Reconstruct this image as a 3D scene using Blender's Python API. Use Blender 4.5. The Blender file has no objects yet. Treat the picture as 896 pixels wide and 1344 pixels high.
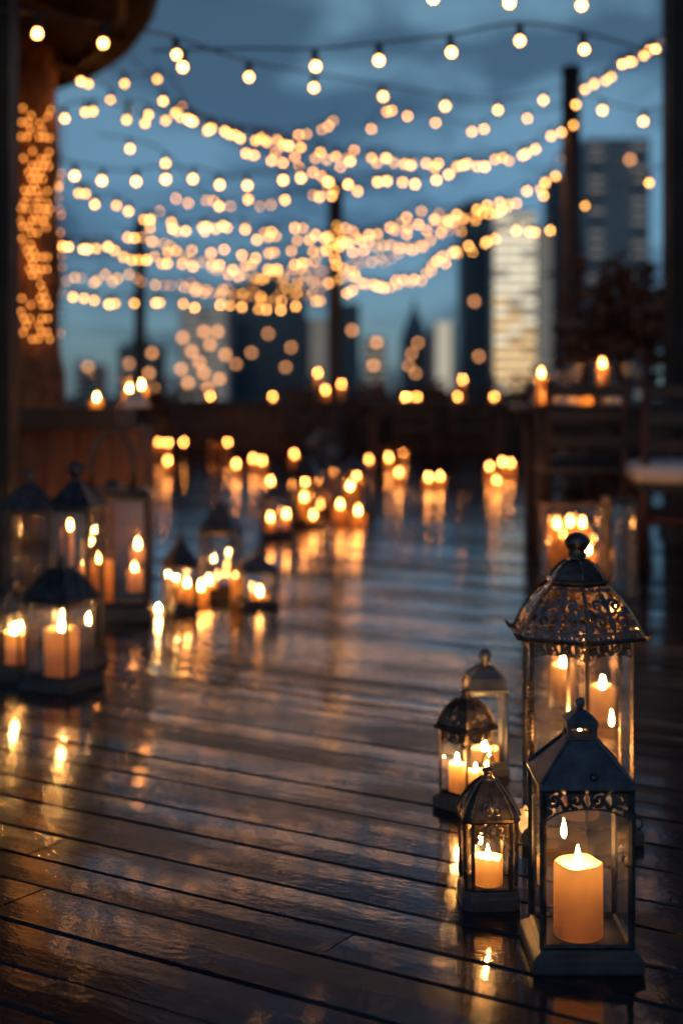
import bpy, math, random
import numpy as np
from mathutils import Vector, Matrix
random.seed(7); np.random.seed(7)
SC = bpy.context.scene
COL = SC.collection
R = math.radians

# ------------------------------------------------------------------ camera
F, CX, HY, CH = 1867.0, 448.0, 515.0, 0.815       # focal length in photo pixels, centre column, horizon row, eye height
cam_d = bpy.data.cameras.new('camera'); cam = bpy.data.objects.new('camera', cam_d); COL.objects.link(cam)
SC.camera = cam
cam.location = (0, 0, CH); cam.rotation_euler = (R(90), 0, 0)
cam_d.sensor_fit = 'VERTICAL'; cam_d.sensor_height = 36; cam_d.sensor_width = 24
cam_d.lens = 36 * F / 1344
cam_d.shift_y = -(672 - HY) / 1344
cam_d.clip_start = 0.05; cam_d.clip_end = 20000
cam_d.dof.use_dof = True; cam_d.dof.focus_distance = 2.22
cam_d.dof.aperture_fstop = cam_d.lens / 23.5
cam_d.dof.aperture_blades = 9; cam_d.dof.aperture_rotation = 0.3

# ------------------------------------------------------------------ sky, sun, exposure
SUN_EL, SUN_AZ = 24.0, 200.0
w = bpy.data.worlds.new('World'); SC.world = w; w.use_nodes = True
nt = w.node_tree; nt.nodes.clear()
def wn(t, **k):
    n = nt.nodes.new(t)
    for a, b in k.items(): setattr(n, a, b)
    return n
sky = wn('ShaderNodeTexSky', sky_type='NISHITA', sun_disc=False, sun_elevation=R(SUN_EL), sun_rotation=R(SUN_AZ), altitude=200, air_density=1.0, dust_density=0.6, ozone_density=3.0)
bg = wn('ShaderNodeBackground'); out = wn('ShaderNodeOutputWorld')
tc = wn('ShaderNodeTexCoord')
mp = wn('ShaderNodeMapping'); mp.inputs['Scale'].default_value = (2.0, 2.0, 5.5); mp.inputs['Rotation'].default_value = (0.0, 0.12, 0.4)
n1 = wn('ShaderNodeTexNoise'); n1.inputs['Scale'].default_value = 3.4; n1.inputs['Detail'].default_value = 5; n1.inputs['Roughness'].default_value = 0.5; n1.inputs['Distortion'].default_value = 0.5
rp = wn('ShaderNodeValToRGB'); rp.color_ramp.elements[0].position = 0.43; rp.color_ramp.elements[1].position = 0.58
mix = wn('ShaderNodeMix', data_type='RGBA'); 
cl = wn('ShaderNodeMix', data_type='RGBA', blend_type='MULTIPLY'); cl.inputs[0].default_value = 1.0; cl.inputs[7].default_value = (0.40, 0.42, 0.48, 1)
tint = wn('ShaderNodeMix', data_type='RGBA', blend_type='MULTIPLY'); tint.inputs[0].default_value = 1.0; 
sepz = wn('ShaderNodeSeparateXYZ'); zr = wn('ShaderNodeValToRGB')
for e_, (p_, c_) in zip([zr.color_ramp.elements[0], zr.color_ramp.elements[1]] + [zr.color_ramp.elements.new(v) for v in (0.12, 0.26, 0.37)], ((0.0, (0.24, 0.36, 0.54, 1)), (0.75, (0.15, 0.20, 0.26, 1)), (0.12, (0.40, 0.56, 0.66, 1)), (0.26, (0.80, 0.91, 0.78, 1)), (0.37, (0.26, 0.34, 0.38, 1)))):
    e_.position = p_; e_.color = c_
L = nt.links.new
L(tc.outputs['Generated'], mp.inputs[0]); L(mp.outputs[0], n1.inputs['Vector']); L(n1.outputs['Fac'], rp.inputs[0])
L(tc.outputs['Generated'], sepz.inputs[0]); L(sepz.outputs[2], zr.inputs[0]); L(zr.outputs[0], tint.inputs[7]); L(sky.outputs[0], tint.inputs[6]); L(tint.outputs[2], cl.inputs[6])
L(rp.outputs[0], mix.inputs[0]); L(tint.outputs[2], mix.inputs[6]); L(cl.outputs[2], mix.inputs[7])
L(mix.outputs[2], bg.inputs[0]); L(bg.outputs[0], out.inputs[0])
bg.inputs[1].default_value = 0.094

sun_d = bpy.data.lights.new('sun', 'SUN'); sun = bpy.data.objects.new('sun', sun_d); COL.objects.link(sun)
sun_d.energy = 0.06; sun_d.angle = R(12); sun_d.color = (1, 0.72, 0.5)
_az = R(SUN_AZ); _el = R(SUN_EL)
sun.rotation_euler = Vector((-math.sin(_az)*math.cos(_el), -math.cos(_az)*math.cos(_el), -math.sin(_el))).to_track_quat('-Z', 'Y').to_euler()

SC.view_settings.view_transform = 'Standard'; SC.view_settings.look = 'None'
SC.view_settings.gamma = 1; SC.view_settings.exposure = -0.15; SC.view_settings.use_curve_mapping = False
SC.render.engine = 'CYCLES'
cy = SC.cycles
cy.use_denoising = True
try: cy.denoiser = 'OPENIMAGEDENOISE'
except Exception: pass
cy.sample_clamp_indirect = 25.0; cy.sample_clamp_direct = 0
cy.max_bounces = 9; cy.diffuse_bounces = 6; cy.glossy_bounces = 4; cy.transmission_bounces = 6; cy.transparent_max_bounces = 40
cy.caustics_reflective = False; cy.caustics_refractive = False
cy.use_adaptive_sampling = False; cy.use_light_tree = True; cy.blur_glossy = 0.3

# ------------------------------------------------------------------ materials
class NT:
    def __init__(s, name):
        s.m = bpy.data.materials.new(name); s.m.use_nodes = True; s.t = s.m.node_tree; s.t.nodes.clear()
        s.o = s.n('ShaderNodeOutputMaterial')
    def n(s, t, _in=None, **k):
        x = s.t.nodes.new(t)
        for a, b in k.items(): setattr(x, a, b)
        for a, b in (_in or {}).items():
            if hasattr(b, 'is_output'): s.t.links.new(b, x.inputs[a])
            else: x.inputs[a].default_value = b
        return x
    def surf(s, sock): s.t.links.new(sock, s.o.inputs['Surface']); return s.m

def c4(c): return (c[0], c[1], c[2], 1)
def rough_mat(name, c1, c2, scale=20, rough=(0.5, 0.8), metal=0.0, bump=0.3, stretch=(1, 1, 1), bdist=0.002, spec=0.5, coat=0.0):
    t = NT(name)
    co = t.n('ShaderNodeTexCoord'); m = t.n('ShaderNodeMapping', {'Vector': co.outputs['Object'], 'Scale': stretch})
    no = t.n('ShaderNodeTexNoise', {'Vector': m.outputs[0], 'Scale': scale, 'Detail': 6, 'Roughness': 0.6})
    no2 = t.n('ShaderNodeTexNoise', {'Vector': m.outputs[0], 'Scale': scale*0.31, 'Detail': 3})
    r = t.n('ShaderNodeMapRange', {'Value': no.outputs[0], 'From Min': 0.3, 'From Max': 0.7})
    cm = t.n('ShaderNodeMix', {0: r.outputs[0], 6: c4(c1), 7: c4(c2)}, data_type='RGBA')
    rr = t.n('ShaderNodeMapRange', {'Value': no2.outputs[0], 'From Min': 0.35, 'From Max': 0.65, 'To Min': rough[0], 'To Max': rough[1]})
    b = t.n('ShaderNodeBump', {'Height': no.outputs[0], 'Strength': bump, 'Distance': bdist})
    p = t.n('ShaderNodeBsdfPrincipled', {'Base Color': cm.outputs[2], 'Roughness': rr.outputs[0], 'Metallic': metal, 'Normal': b.outputs[0], 'Specular IOR Level': spec, 'Coat Weight': coat})
    return t.surf(p.outputs[0])
def emit_mat(name, col, strength):
    t = NT(name); e = t.n('ShaderNodeEmission', {'Color': c4(col), 'Strength': strength}); return t.surf(e.outputs[0])
def glass_mat(name, tintc=(0.93, 0.95, 0.96), f0=0.105, rough=0.0, dirt=0.010):
    t = NT(name)
    lw = t.n('ShaderNodeLayerWeight', {'Blend': 0.5})
    p5 = t.n('ShaderNodeMath', {0: lw.outputs['Facing'], 1: 5.0}, operation='POWER')
    fr = t.n('ShaderNodeMapRange', {'Value': p5.outputs[0], 'To Min': f0, 'To Max': 1.0})
    tr = t.n('ShaderNodeBsdfTransparent', {'Color': c4(tintc)})
    gl = t.n('ShaderNodeBsdfGlossy', {'Color': (1, 1, 1, 1), 'Roughness': rough})
    mx = t.n('ShaderNodeMixShader', {0: fr.outputs[0], 1: tr.outputs[0], 2: gl.outputs[0]})
    co = t.n('ShaderNodeTexCoord'); no = t.n('ShaderNodeTexNoise', {'Vector': co.outputs['Object'], 'Scale': 28.0, 'Detail': 3, 'Roughness': 0.6})
    r = t.n('ShaderNodeMapRange', {'Value': no.outputs[0], 'From Min': 0.45, 'From Max': 0.75, 'To Min': dirt*0.3, 'To Max': dirt*2})
    df = t.n('ShaderNodeBsdfTranslucent', {'Color': (0.8, 0.78, 0.75, 1)})
    m2 = t.n('ShaderNodeMixShader', {0: r.outputs[0], 1: mx.outputs[0], 2: df.outputs[0]})
    return t.surf(m2.outputs[0])
def wax_mat(name, col):
    t = NT(name)
    co = t.n('ShaderNodeTexCoord'); no = t.n('ShaderNodeTexNoise', {'Vector': co.outputs['Object'], 'Scale': 60.0, 'Detail': 4})
    b = t.n('ShaderNodeBump', {'Height': no.outputs[0], 'Strength': 0.15, 'Distance': 0.002})
    tl = t.n('ShaderNodeBsdfTranslucent', {'Color': (1.0, 0.85, 0.57, 1), 'Normal': b.outputs[0]})
    df = t.n('ShaderNodeBsdfPrincipled', {'Base Color': c4(col), 'Roughness': 0.42, 'Specular IOR Level': 0.35, 'Normal': b.outputs[0]})
    va = t.n('ShaderNodeVolumeAbsorption', {'Color': (0.72, 0.56, 0.40, 1), 'Density': 30.0}); t.t.links.new(va.outputs[0], t.o.inputs['Volume'])
    mx = t.n('ShaderNodeMixShader', {0: 0.78, 1: df.outputs[0], 2: tl.outputs[0]})
    return t.surf(mx.outputs[0])

def deck_mat():
    t = NT('wet weathered deck boards')
    co = t.n('ShaderNodeTexCoord'); at = t.n('ShaderNodeAttribute', attribute_name='board')
    off = t.n('ShaderNodeVectorMath', {0: at.outputs['Color'], 1: (37.0, 91.0, 13.0)}, operation='MULTIPLY')
    ad = t.n('ShaderNodeVectorMath', {0: co.outputs['Object'], 1: off.outputs[0]}, operation='ADD')
    mg = t.n('ShaderNodeMapping', {'Vector': ad.outputs[0], 'Scale': (1.3, 26.0, 8.0)})
    grain = t.n('ShaderNodeTexNoise', {'Vector': mg.outputs[0], 'Scale': 4.0, 'Detail': 8, 'Roughness': 0.62, 'Distortion': 0.6})
    mf = t.n('ShaderNodeMapping', {'Vector': ad.outputs[0], 'Scale': (4.0, 30.0, 10.0)})
    fine = t.n('ShaderNodeTexNoise', {'Vector': mf.outputs[0], 'Scale': 9.0, 'Detail': 4, 'Roughness': 0.6})
    ms = t.n('ShaderNodeMapping', {'Vector': co.outputs['Object'], 'Scale': (0.5, 1.0, 1.0)})
    spk = t.n('ShaderNodeTexNoise', {'Vector': ms.outputs[0], 'Scale': 85.0, 'Detail': 3, 'Roughness': 0.55})
    mw = t.n('ShaderNodeMapping', {'Vector': co.outputs['Object'], 'Scale': (0.5, 1.5, 1.0)})
    wet = t.n('ShaderNodeTexNoise', {'Vector': mw.outputs[0], 'Scale': 2.2, 'Detail': 6, 'Roughness': 0.68})
    ramp = t.n('ShaderNodeValToRGB', {0: grain.outputs[0]})
    e = ramp.color_ramp.elements; e[0].position = 0.32; e[0].color = (0.005, 0.006, 0.0075, 1); e[1].position = 0.70; e[1].color = (0.020, 0.022, 0.026, 1)
    sep = t.n('ShaderNodeSeparateColor', {0: at.outputs['Color']})
    tone = t.n('ShaderNodeMapRange', {'Value': sep.outputs[0], 'To Min': 0.65, 'To Max': 1.3})
    cm = t.n('ShaderNodeVectorMath', {0: ramp.outputs[0], 'Scale': tone.outputs[0]}, operation='SCALE')
    r1 = t.n('ShaderNodeMapRange', {'Value': wet.outputs[0], 'From Min': 0.36, 'From Max': 0.66, 'To Min': 0.10, 'To Max': 0.20})
    r2 = t.n('ShaderNodeMath', {0: grain.outputs[0], 1: 0.08}, operation='MULTIPLY')
    rr = t.n('ShaderNodeMath', {0: r1.outputs[0], 1: r2.outputs[0]}, operation='ADD')
    cw = t.n('ShaderNodeMapRange', {'Value': wet.outputs[0], 'From Min': 0.43, 'From Max': 0.58, 'To Min': 1.0, 'To Max': 0.12})
    b0 = t.n('ShaderNodeBump', {'Height': grain.outputs[0], 'Strength': 0.06, 'Distance': 0.0014})
    b4 = t.n('ShaderNodeBump', {'Height': spk.outputs[0], 'Strength': 0.38, 'Distance': 0.0009, 'Normal': b0.outputs[0]})
    b1 = t.n('ShaderNodeBump', {'Height': grain.outputs[0], 'Strength': 0.30, 'Distance': 0.0016})
    b2 = t.n('ShaderNodeBump', {'Height': fine.outputs[0], 'Strength': 0.18, 'Distance': 0.001, 'Normal': b1.outputs[0]})
    b3 = t.n('ShaderNodeBump', {'Height': spk.outputs[0], 'Strength': 0.30, 'Distance': 0.0009, 'Normal': b2.outputs[0]})
    p = t.n('ShaderNodeBsdfPrincipled', {'Base Color': cm.outputs[0], 'Roughness': rr.outputs[0], 'Normal': b3.outputs[0], 'Specular IOR Level': 0.07, 'Coat Weight': cw.outputs[0], 'Coat Roughness': 0.012, 'Coat IOR': 1.46, 'Coat Normal': b4.outputs[0]})
    return t.surf(p.outputs[0])

M = dict(
    iron=rough_mat('aged dark iron', (0.035, 0.037, 0.042), (0.12, 0.125, 0.135), 45, (0.28, 0.5), 0.85, 0.25, bdist=0.001),
    steel=rough_mat('blue grey painted metal', (0.05, 0.06, 0.075), (0.15, 0.17, 0.20), 22, (0.32, 0.6), 0.75, 0.5, bdist=0.0015),
    bronze=rough_mat('tarnished bronze', (0.07, 0.055, 0.045), (0.22, 0.17, 0.13), 60, (0.2, 0.42), 0.95, 0.35, bdist=0.001),
    silver=rough_mat('antique silver', (0.12, 0.11, 0.105), (0.34, 0.31, 0.29), 60, (0.18, 0.36), 0.95, 0.35, bdist=0.001),
    base=rough_mat('painted wood lantern base', (0.025, 0.03, 0.036), (0.06, 0.07, 0.08), 25, (0.45, 0.7), 0.0, 0.3),
    glass=glass_mat('lantern glass'), tumbler=glass_mat('clear drinking glass', (0.9, 0.93, 0.95), 0.09, 0.02, 0.05),
    wax=wax_mat('cream candle wax', (0.85, 0.62, 0.33)),
    wick=rough_mat('burnt wick', (0.01, 0.01, 0.01), (0.03, 0.025, 0.02), 50),
    flame=emit_mat('candle flame', (1.0, 0.45, 0.125), 2100.0), flame_mid=emit_mat('broad candle flame', (1.0, 0.35, 0.075), 230.0), flame_far=emit_mat('wide candle flame', (1.0, 0.34, 0.07), 105.0),
    bulb_bright=emit_mat('bright warm bulb', (1.0, 0.40, 0.10), 25.0),
    bulb_mid=emit_mat('warm bulb', (1.0, 0.42, 0.08), 15.0),
    bulb_dim=emit_mat('amber bulb', (1.0, 0.36, 0.09), 6.0),
    fairy=emit_mat('fairy bulb', (1.0, 0.33, 0.06), 8.0),
    cable=rough_mat('black rubber cable', (0.015, 0.015, 0.016), (0.03, 0.03, 0.03), 40),
    darkwood=rough_mat('dark stained timber', (0.012, 0.007, 0.006), (0.030, 0.015, 0.011), 9, (0.35, 0.6), 0, 0.4, (1, 8, 8)),
    redwood=rough_mat('red brown timber', (0.035, 0.012, 0.007), (0.095, 0.030, 0.016), 7, (0.45, 0.7), 0, 0.5, (8, 8, 0.8)),
    black=rough_mat('black painted post', (0.004, 0.004, 0.004), (0.008, 0.007, 0.007), 12, (0.6, 0.8)),
    bark=rough_mat('rough bark with orange glow', (0.12, 0.05, 0.025), (0.55, 0.24, 0.11), 16, (0.7, 0.9), 0, 1.0, (1, 1, 0.6), 0.02),  # fairy light glow painted into the bark as brighter orange
    thatch=rough_mat('brown reed thatch', (0.02, 0.009, 0.006), (0.06, 0.024, 0.014), 12, (0.7, 0.9), 0, 0.8, (1, 1, 1), 0.01),
    linen=rough_mat('off white linen', (0.55, 0.53, 0.50), (0.72, 0.70, 0.66), 60, (0.8, 0.95)),
    leaf=rough_mat('dark red leaves', (0.06, 0.026, 0.018), (0.20, 0.09, 0.055), 6, (0.5, 0.7)),
    pot=rough_mat('dark clay pot', (0.03, 0.02, 0.017), (0.07, 0.05, 0.04), 18),
    deck=deck_mat(),
    under=rough_mat('slab darkened for board gap shade', (0.004, 0.004, 0.004), (0.008, 0.007, 0.007), 5, (0.8, 0.95)),  # near black colour stands in for the shade between boards
    ground=rough_mat('dark city ground', (0.03, 0.032, 0.034), (0.06, 0.06, 0.06), 0.02, (0.8, 0.95)),
)
def facade(name, c1, c2): return rough_mat(name, c1, c2, 0.05, (0.4, 0.7), 0.0, 0.0)
M['tower_dark'] = facade('curtain wall lightened blue for haze', (0.08, 0.13, 0.18), (0.11, 0.17, 0.23))  # distant haze put into the wall colour as lighter blue
M['tower_grey'] = facade('grey blue cladding', (0.26, 0.31, 0.35), (0.33, 0.38, 0.42))
M['tower_pale'] = facade('pale concrete', (0.40, 0.41, 0.40), (0.5, 0.51, 0.5))
M['tower_brown'] = facade('brown brick', (0.12, 0.08, 0.065), (0.18, 0.12, 0.10))
M['win_dark'] = rough_mat('unlit window glass', (0.04, 0.06, 0.08), (0.09, 0.12, 0.15), 0.1, (0.1, 0.2), 0.0, 0.0)
M['win_cream'] = emit_mat('cream facade glow', (1.0, 0.88, 0.64), 1.25)  # light on the cream tower front, put in as window glow
M['win_gold'] = emit_mat('golden facade glow', (1.0, 0.68, 0.34), 1.25)  # warmer facade light of the lower floors, put in as glow
M['win_warm'] = emit_mat('lit amber window', (1.0, 0.40, 0.14), 6.0)
M['win_amber'] = emit_mat('dim golden facade glow', (1.0, 0.60, 0.28), 0.75)  # weaker golden facade light, put in as glow
M['win_haze'] = emit_mat('dim cream facade glow', (1.0, 0.90, 0.70), 0.55)  # weaker cream facade light, put in as glow
M['win_soft'] = emit_mat('pale facade glow', (0.95, 0.88, 0.75), 0.30)  # glow added so the plain tower fronts look paler

# ------------------------------------------------------------------ mesh helpers
class MB:
    def __init__(s): s.v = []; s.f = []; s.smooth = False
    def add(s, vs, fs):
        o = len(s.v); s.v.extend([tuple(map(float, v)) for v in vs]); s.f.extend([tuple(i + o for i in f) for f in fs]); return s
    def box(s, x0, x1, y0, y1, z0, z1, ch=0.0):
        if ch <= 0:
            return s.add([(x0,y0,z0),(x1,y0,z0),(x1,y1,z0),(x0,y1,z0),(x0,y0,z1),(x1,y0,z1),(x1,y1,z1),(x0,y1,z1)],
                         [(3,2,1,0),(4,5,6,7),(0,1,5,4),(1,2,6,5),(2,3,7,6),(3,0,4,7)])
        p = [(x0,y0),(x1,y0),(x1,y1),(x0,y1)]
        q = [(x0+ch,y0+ch),(x1-ch,y0+ch),(x1-ch,y1-ch),(x0+ch,y1-ch)]
        return s.rings([[(a,b,z0) for a,b in q],[(a,b,z0+ch) for a,b in p],[(a,b,z1-ch) for a,b in p],[(a,b,z1) for a,b in q]])
    def rings(s, rs, cap0=True, cap1=True):
        n = len(rs[0]); vs = [p for r in rs for p in r]; fs = []
        for k in range(len(rs)-1):
            for i in range(n):
                j = (i+1) % n; fs.append((k*n+i, k*n+j, (k+1)*n+j, (k+1)*n+i))
        if cap0: fs.append(tuple(reversed(range(n))))
        if cap1: fs.append(tuple((len(rs)-1)*n + i for i in range(n)))
        return s.add(vs, fs)
    def loft(s, poly, prof, cap0=True, cap1=True):
        return s.rings([[(x*k, y*k, z) for x, y in poly] for k, z in prof], cap0, cap1)
    def lathe(s, prof, n=20, cx=0, cy=0, cap0=True, cap1=True):
        return s.rings([[(cx+r*math.cos(2*math.pi*i/n), cy+r*math.sin(2*math.pi*i/n), z) for i in range(n)] for r, z in prof], cap0, cap1)
    def bar(s, a, b, r, r2=None, n=6, rot=0.0):
        a = Vector(a); b = Vector(b); r2 = r if r2 is None else r2
        z = (b-a)
        if z.length < 1e-9: return s
        z.normalize(); x = z.orthogonal().normalized()
        if abs(z.z) > 0.99: x = Vector((1,0,0)) - z*z.x; x.normalize()
        y = z.cross(x)
        ring = lambda c, rr: [tuple(c + x*(rr*math.cos(2*math.pi*i/n+rot)) + y*(rr*math.sin(2*math.pi*i/n+rot))) for i in range(n)]
        return s.rings([ring(a, r), ring(b, r2)])
    def tube(s, pts, r, n=6, closed=False):
        pts = [Vector(p) for p in pts]; rs = []; N = len(pts); up = None
        for i in range(N):
            if closed: t = pts[(i+1) % N] - pts[i-1]
            else: t = pts[min(i+1, N-1)] - pts[max(i-1, 0)]
            t.normalize()
            if up is None: up = t.orthogonal().normalized()
            x = (up - t*up.dot(t)).normalized(); up = x; y = t.cross(x)
            rr = r[i] if isinstance(r, (list, tuple)) else r
            rs.append([tuple(pts[i] + x*(rr*math.cos(2*math.pi*k/n)) + y*(rr*math.sin(2*math.pi*k/n))) for k in range(n)])
        if closed: rs.append(rs[0]); return s.rings(rs, False, False)
        return s.rings(rs)
    def build(s, name, mat, parent=None, smooth=False, loc=None):
        me = bpy.data.meshes.new(name); me.from_pydata(s.v, [], s.f); me.materials.append(mat)
        if smooth: me.shade_smooth()
        return link(name, me, parent, loc)
def link(name, me, parent=None, loc=None):
    o = bpy.data.objects.new(name, me); COL.objects.link(o)
    if parent: o.parent = parent
    if loc is not None: o.location = loc
    return o
def tag(o, label=None, cat=None, group=None, kind=None):
    for k, v in (('label', label), ('category', cat), ('group', group), ('kind', kind)):
        if v: o[k] = v
    return o
def thing(name, label, cat, loc, rz=0.0, group=None):
    o = bpy.data.objects.new(name, None); COL.objects.link(o); o.location = loc; o.rotation_euler = (0, 0, rz); o.empty_display_size = 0.1
    return tag(o, label, cat, group)
def pw(px, py, d): return Vector(((px-CX)/F*d, d, CH-(py-HY)/F*d))      # a point seen at (px,py) at distance d
def fx(px, d): return (px-CX)/F*d
def fd(py, z=0.0): return (CH-z)*F/(py-HY)                              # distance of a floor point seen in row py

def sheet(mapf, mask, th):
    """openwork sheet: cells of a fine grid where mask is True, with real thickness. mapf(U,V)->(points, normals)"""
    ny, nx = mask.shape
    U, V = np.meshgrid(np.linspace(0,1,nx+1), np.linspace(0,1,ny+1))
    P, N = mapf(U.ravel(), V.ravel())
    A = P + N*th*0.5; B = P - N*th*0.5
    nv = len(P); idx = np.arange(nv).reshape(ny+1, nx+1)
    a, b, c, d = idx[:-1,:-1], idx[:-1,1:], idx[1:,1:], idx[1:,:-1]
    m = mask
    F1 = np.stack([a[m],b[m],c[m],d[m]],1); F2 = np.stack([d[m],c[m],b[m],a[m]],1)+nv
    pad = np.pad(m, 1)
    fs = [F1, F2]
    for dy, dx, p, q in ((-1,0,a,b),(0,1,b,c),(1,0,c,d),(0,-1,d,a)):
        e = m & ~pad[1+dy:1+dy+ny, 1+dx:1+dx+nx]
        fs.append(np.stack([q[e],p[e],p[e]+nv,q[e]+nv],1))
    Fs = np.concatenate(fs); vs = np.concatenate([A,B])
    used = np.unique(Fs); re = np.zeros(len(vs), int); re[used] = np.arange(len(used))
    me = bpy.data.meshes.new('openwork'); me.from_pydata(vs[used].tolist(), [], re[Fs].tolist())
    return me
def dist_poly(X, Y, pts):
    D = np.full(X.shape, 1e9)
    for (x0,y0),(x1,y1) in zip(pts[:-1], pts[1:]):
        dx, dy = x1-x0, y1-y0; l2 = dx*dx+dy*dy+1e-12
        t = np.clip(((X-x0)*dx+(Y-y0)*dy)/l2, 0, 1)
        D = np.minimum(D, np.hypot(X-x0-t*dx, Y-y0-t*dy))
    return D
def spiral(cx, cy, r, a0, turns, sgn=1, n=26):
    return [(cx + r*(1-0.86*k/n)*math.cos(a0+sgn*turns*2*math.pi*k/n), cy + r*(1-0.86*k/n)*math.sin(a0+sgn*turns*2*math.pi*k/n)) for k in range(n+1)]

def fret_mask(w, h, band, cell, style=0):
    nx, ny = max(8, int(w/cell)), max(5, int(h/cell))
    X, Y = np.meshgrid((np.arange(nx)+.5)/nx*w, (np.arange(ny)+.5)/ny*h)
    t = max(cell*1.3, w*0.022)
    low = (h-band)*(1-np.abs(2*X/w-1)**3.0)
    inside = Y >= low
    edge = (X < t) | (X > w-t) | (Y > h-t) | ((Y-low) < t*1.1)
    pat = np.zeros_like(edge)
    k = max(2, round(w/(band*1.15)))
    cw = w/k; s = band*0.40
    D = np.full(X.shape, 1e9)
    for i in range(k):
        c = (i+.5)*cw; sg = 1 if i % 2 == 0 else -1
        cy = h-band*0.52
        D = np.minimum(D, dist_poly(X, Y, spiral(c, cy, s, math.pi/2*sg, 1.4, sg)))
        D = np.minimum(D, dist_poly(X, Y, [(c-cw/2, h), (c-cw*0.2, cy-band*0.1), (c-cw/2, h-band)]))
        D = np.minimum(D, dist_poly(X, Y, [(c+cw/2, h), (c+cw*0.2, cy+band*0.12), (c+cw/2, h-band)]))
    if h > band*1.3:                                   # scrolls in the corner brackets
        hb = h-band
        for x0, sg in ((0, 1), (w, -1)):
            D = np.minimum(D, dist_poly(X, Y, spiral(x0+sg*hb*0.30, h-band-hb*0.18, hb*0.26, 0, 1.2, sg)))
            D = np.minimum(D, dist_poly(X, Y, [(x0, h-band-hb*0.7), (x0+sg*hb*0.5, h-band)]))
    pat = D < max(cell*0.9, band*0.095)
    return inside & (edge | pat)

# ------------------------------------------------------------------ candles
_cm = {}
def candle_mesh(r, h):
    key = ('w', round(r,4), round(h,4))
    if key not in _cm:
        m = MB(); q = 28
        prof = [(r*0.97, 0), (r, 0.003), (r*0.995, h*0.5), (r*1.0, h-0.006), (r*0.985, h-0.002), (r*0.94, h), (r*0.86, h-0.002), (r*0.72, h-0.007), (r*0.4, h-0.009), (r*0.08, h-0.0095)]
        rs = []
        for kk, (pr, pz) in enumerate(prof):
            rs.append([(pr*math.cos(2*math.pi*i/q), pr*math.sin(2*math.pi*i/q), pz + (0.0016*math.sin(3*2*math.pi*i/q+1)+0.001*math.sin(5*2*math.pi*i/q) if kk in (3,4,5,6) else 0)) for i in range(q)])
        m.rings(rs)
        me = bpy.data.meshes.new('wax'); me.from_pydata(m.v, [], m.f); me.materials.append(M['wax']); me.shade_smooth(); _cm[key] = me
    return _cm[key]
def flame_mesh(s):
    key = ('f', round(s,4))
    if key not in _cm:
        m = MB(); m.lathe([(0.0010*s, 0), (0.0032*s, 0.0025*s), (0.0040*s, 0.006*s), (0.0036*s, 0.011*s), (0.0023*s, 0.018*s), (0.0003*s, 0.026*s)], 10)
        me = bpy.data.meshes.new('flame'); me.from_pydata(m.v, [], m.f); me.materials.append(M['flame' if s < 1.26 else 'flame_mid' if s < 1.61 else 'flame_far']); me.shade_smooth(); _cm[key] = me
    return _cm[key]
def wick_mesh():
    if 'k' not in _cm:
        m = MB(); m.tube([(0,0,0), (0.0004,0,0.005), (0.0016,0,0.010)], 0.0011, 6)
        me = bpy.data.meshes.new('wick'); me.from_pydata(m.v, [], m.f); me.materials.append(M['wick']); _cm['k'] = me
    return _cm['k']
def candle(label, loc, r, h, flame=1.0, group=None, lit=True):
    t = thing('pillar_candle', label, 'candle', loc, random.uniform(0, 6), group)
    link('wax_body', candle_mesh(r, h), t)
    link('wick', wick_mesh(), t, (0, 0, h-0.0095))
    if lit: link('flame', flame_mesh(flame if flame < 1.7 else 1.7+(flame-1.7)*0.35), t, (0.0006, 0, h-0.0095+0.0025))
    return t

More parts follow.
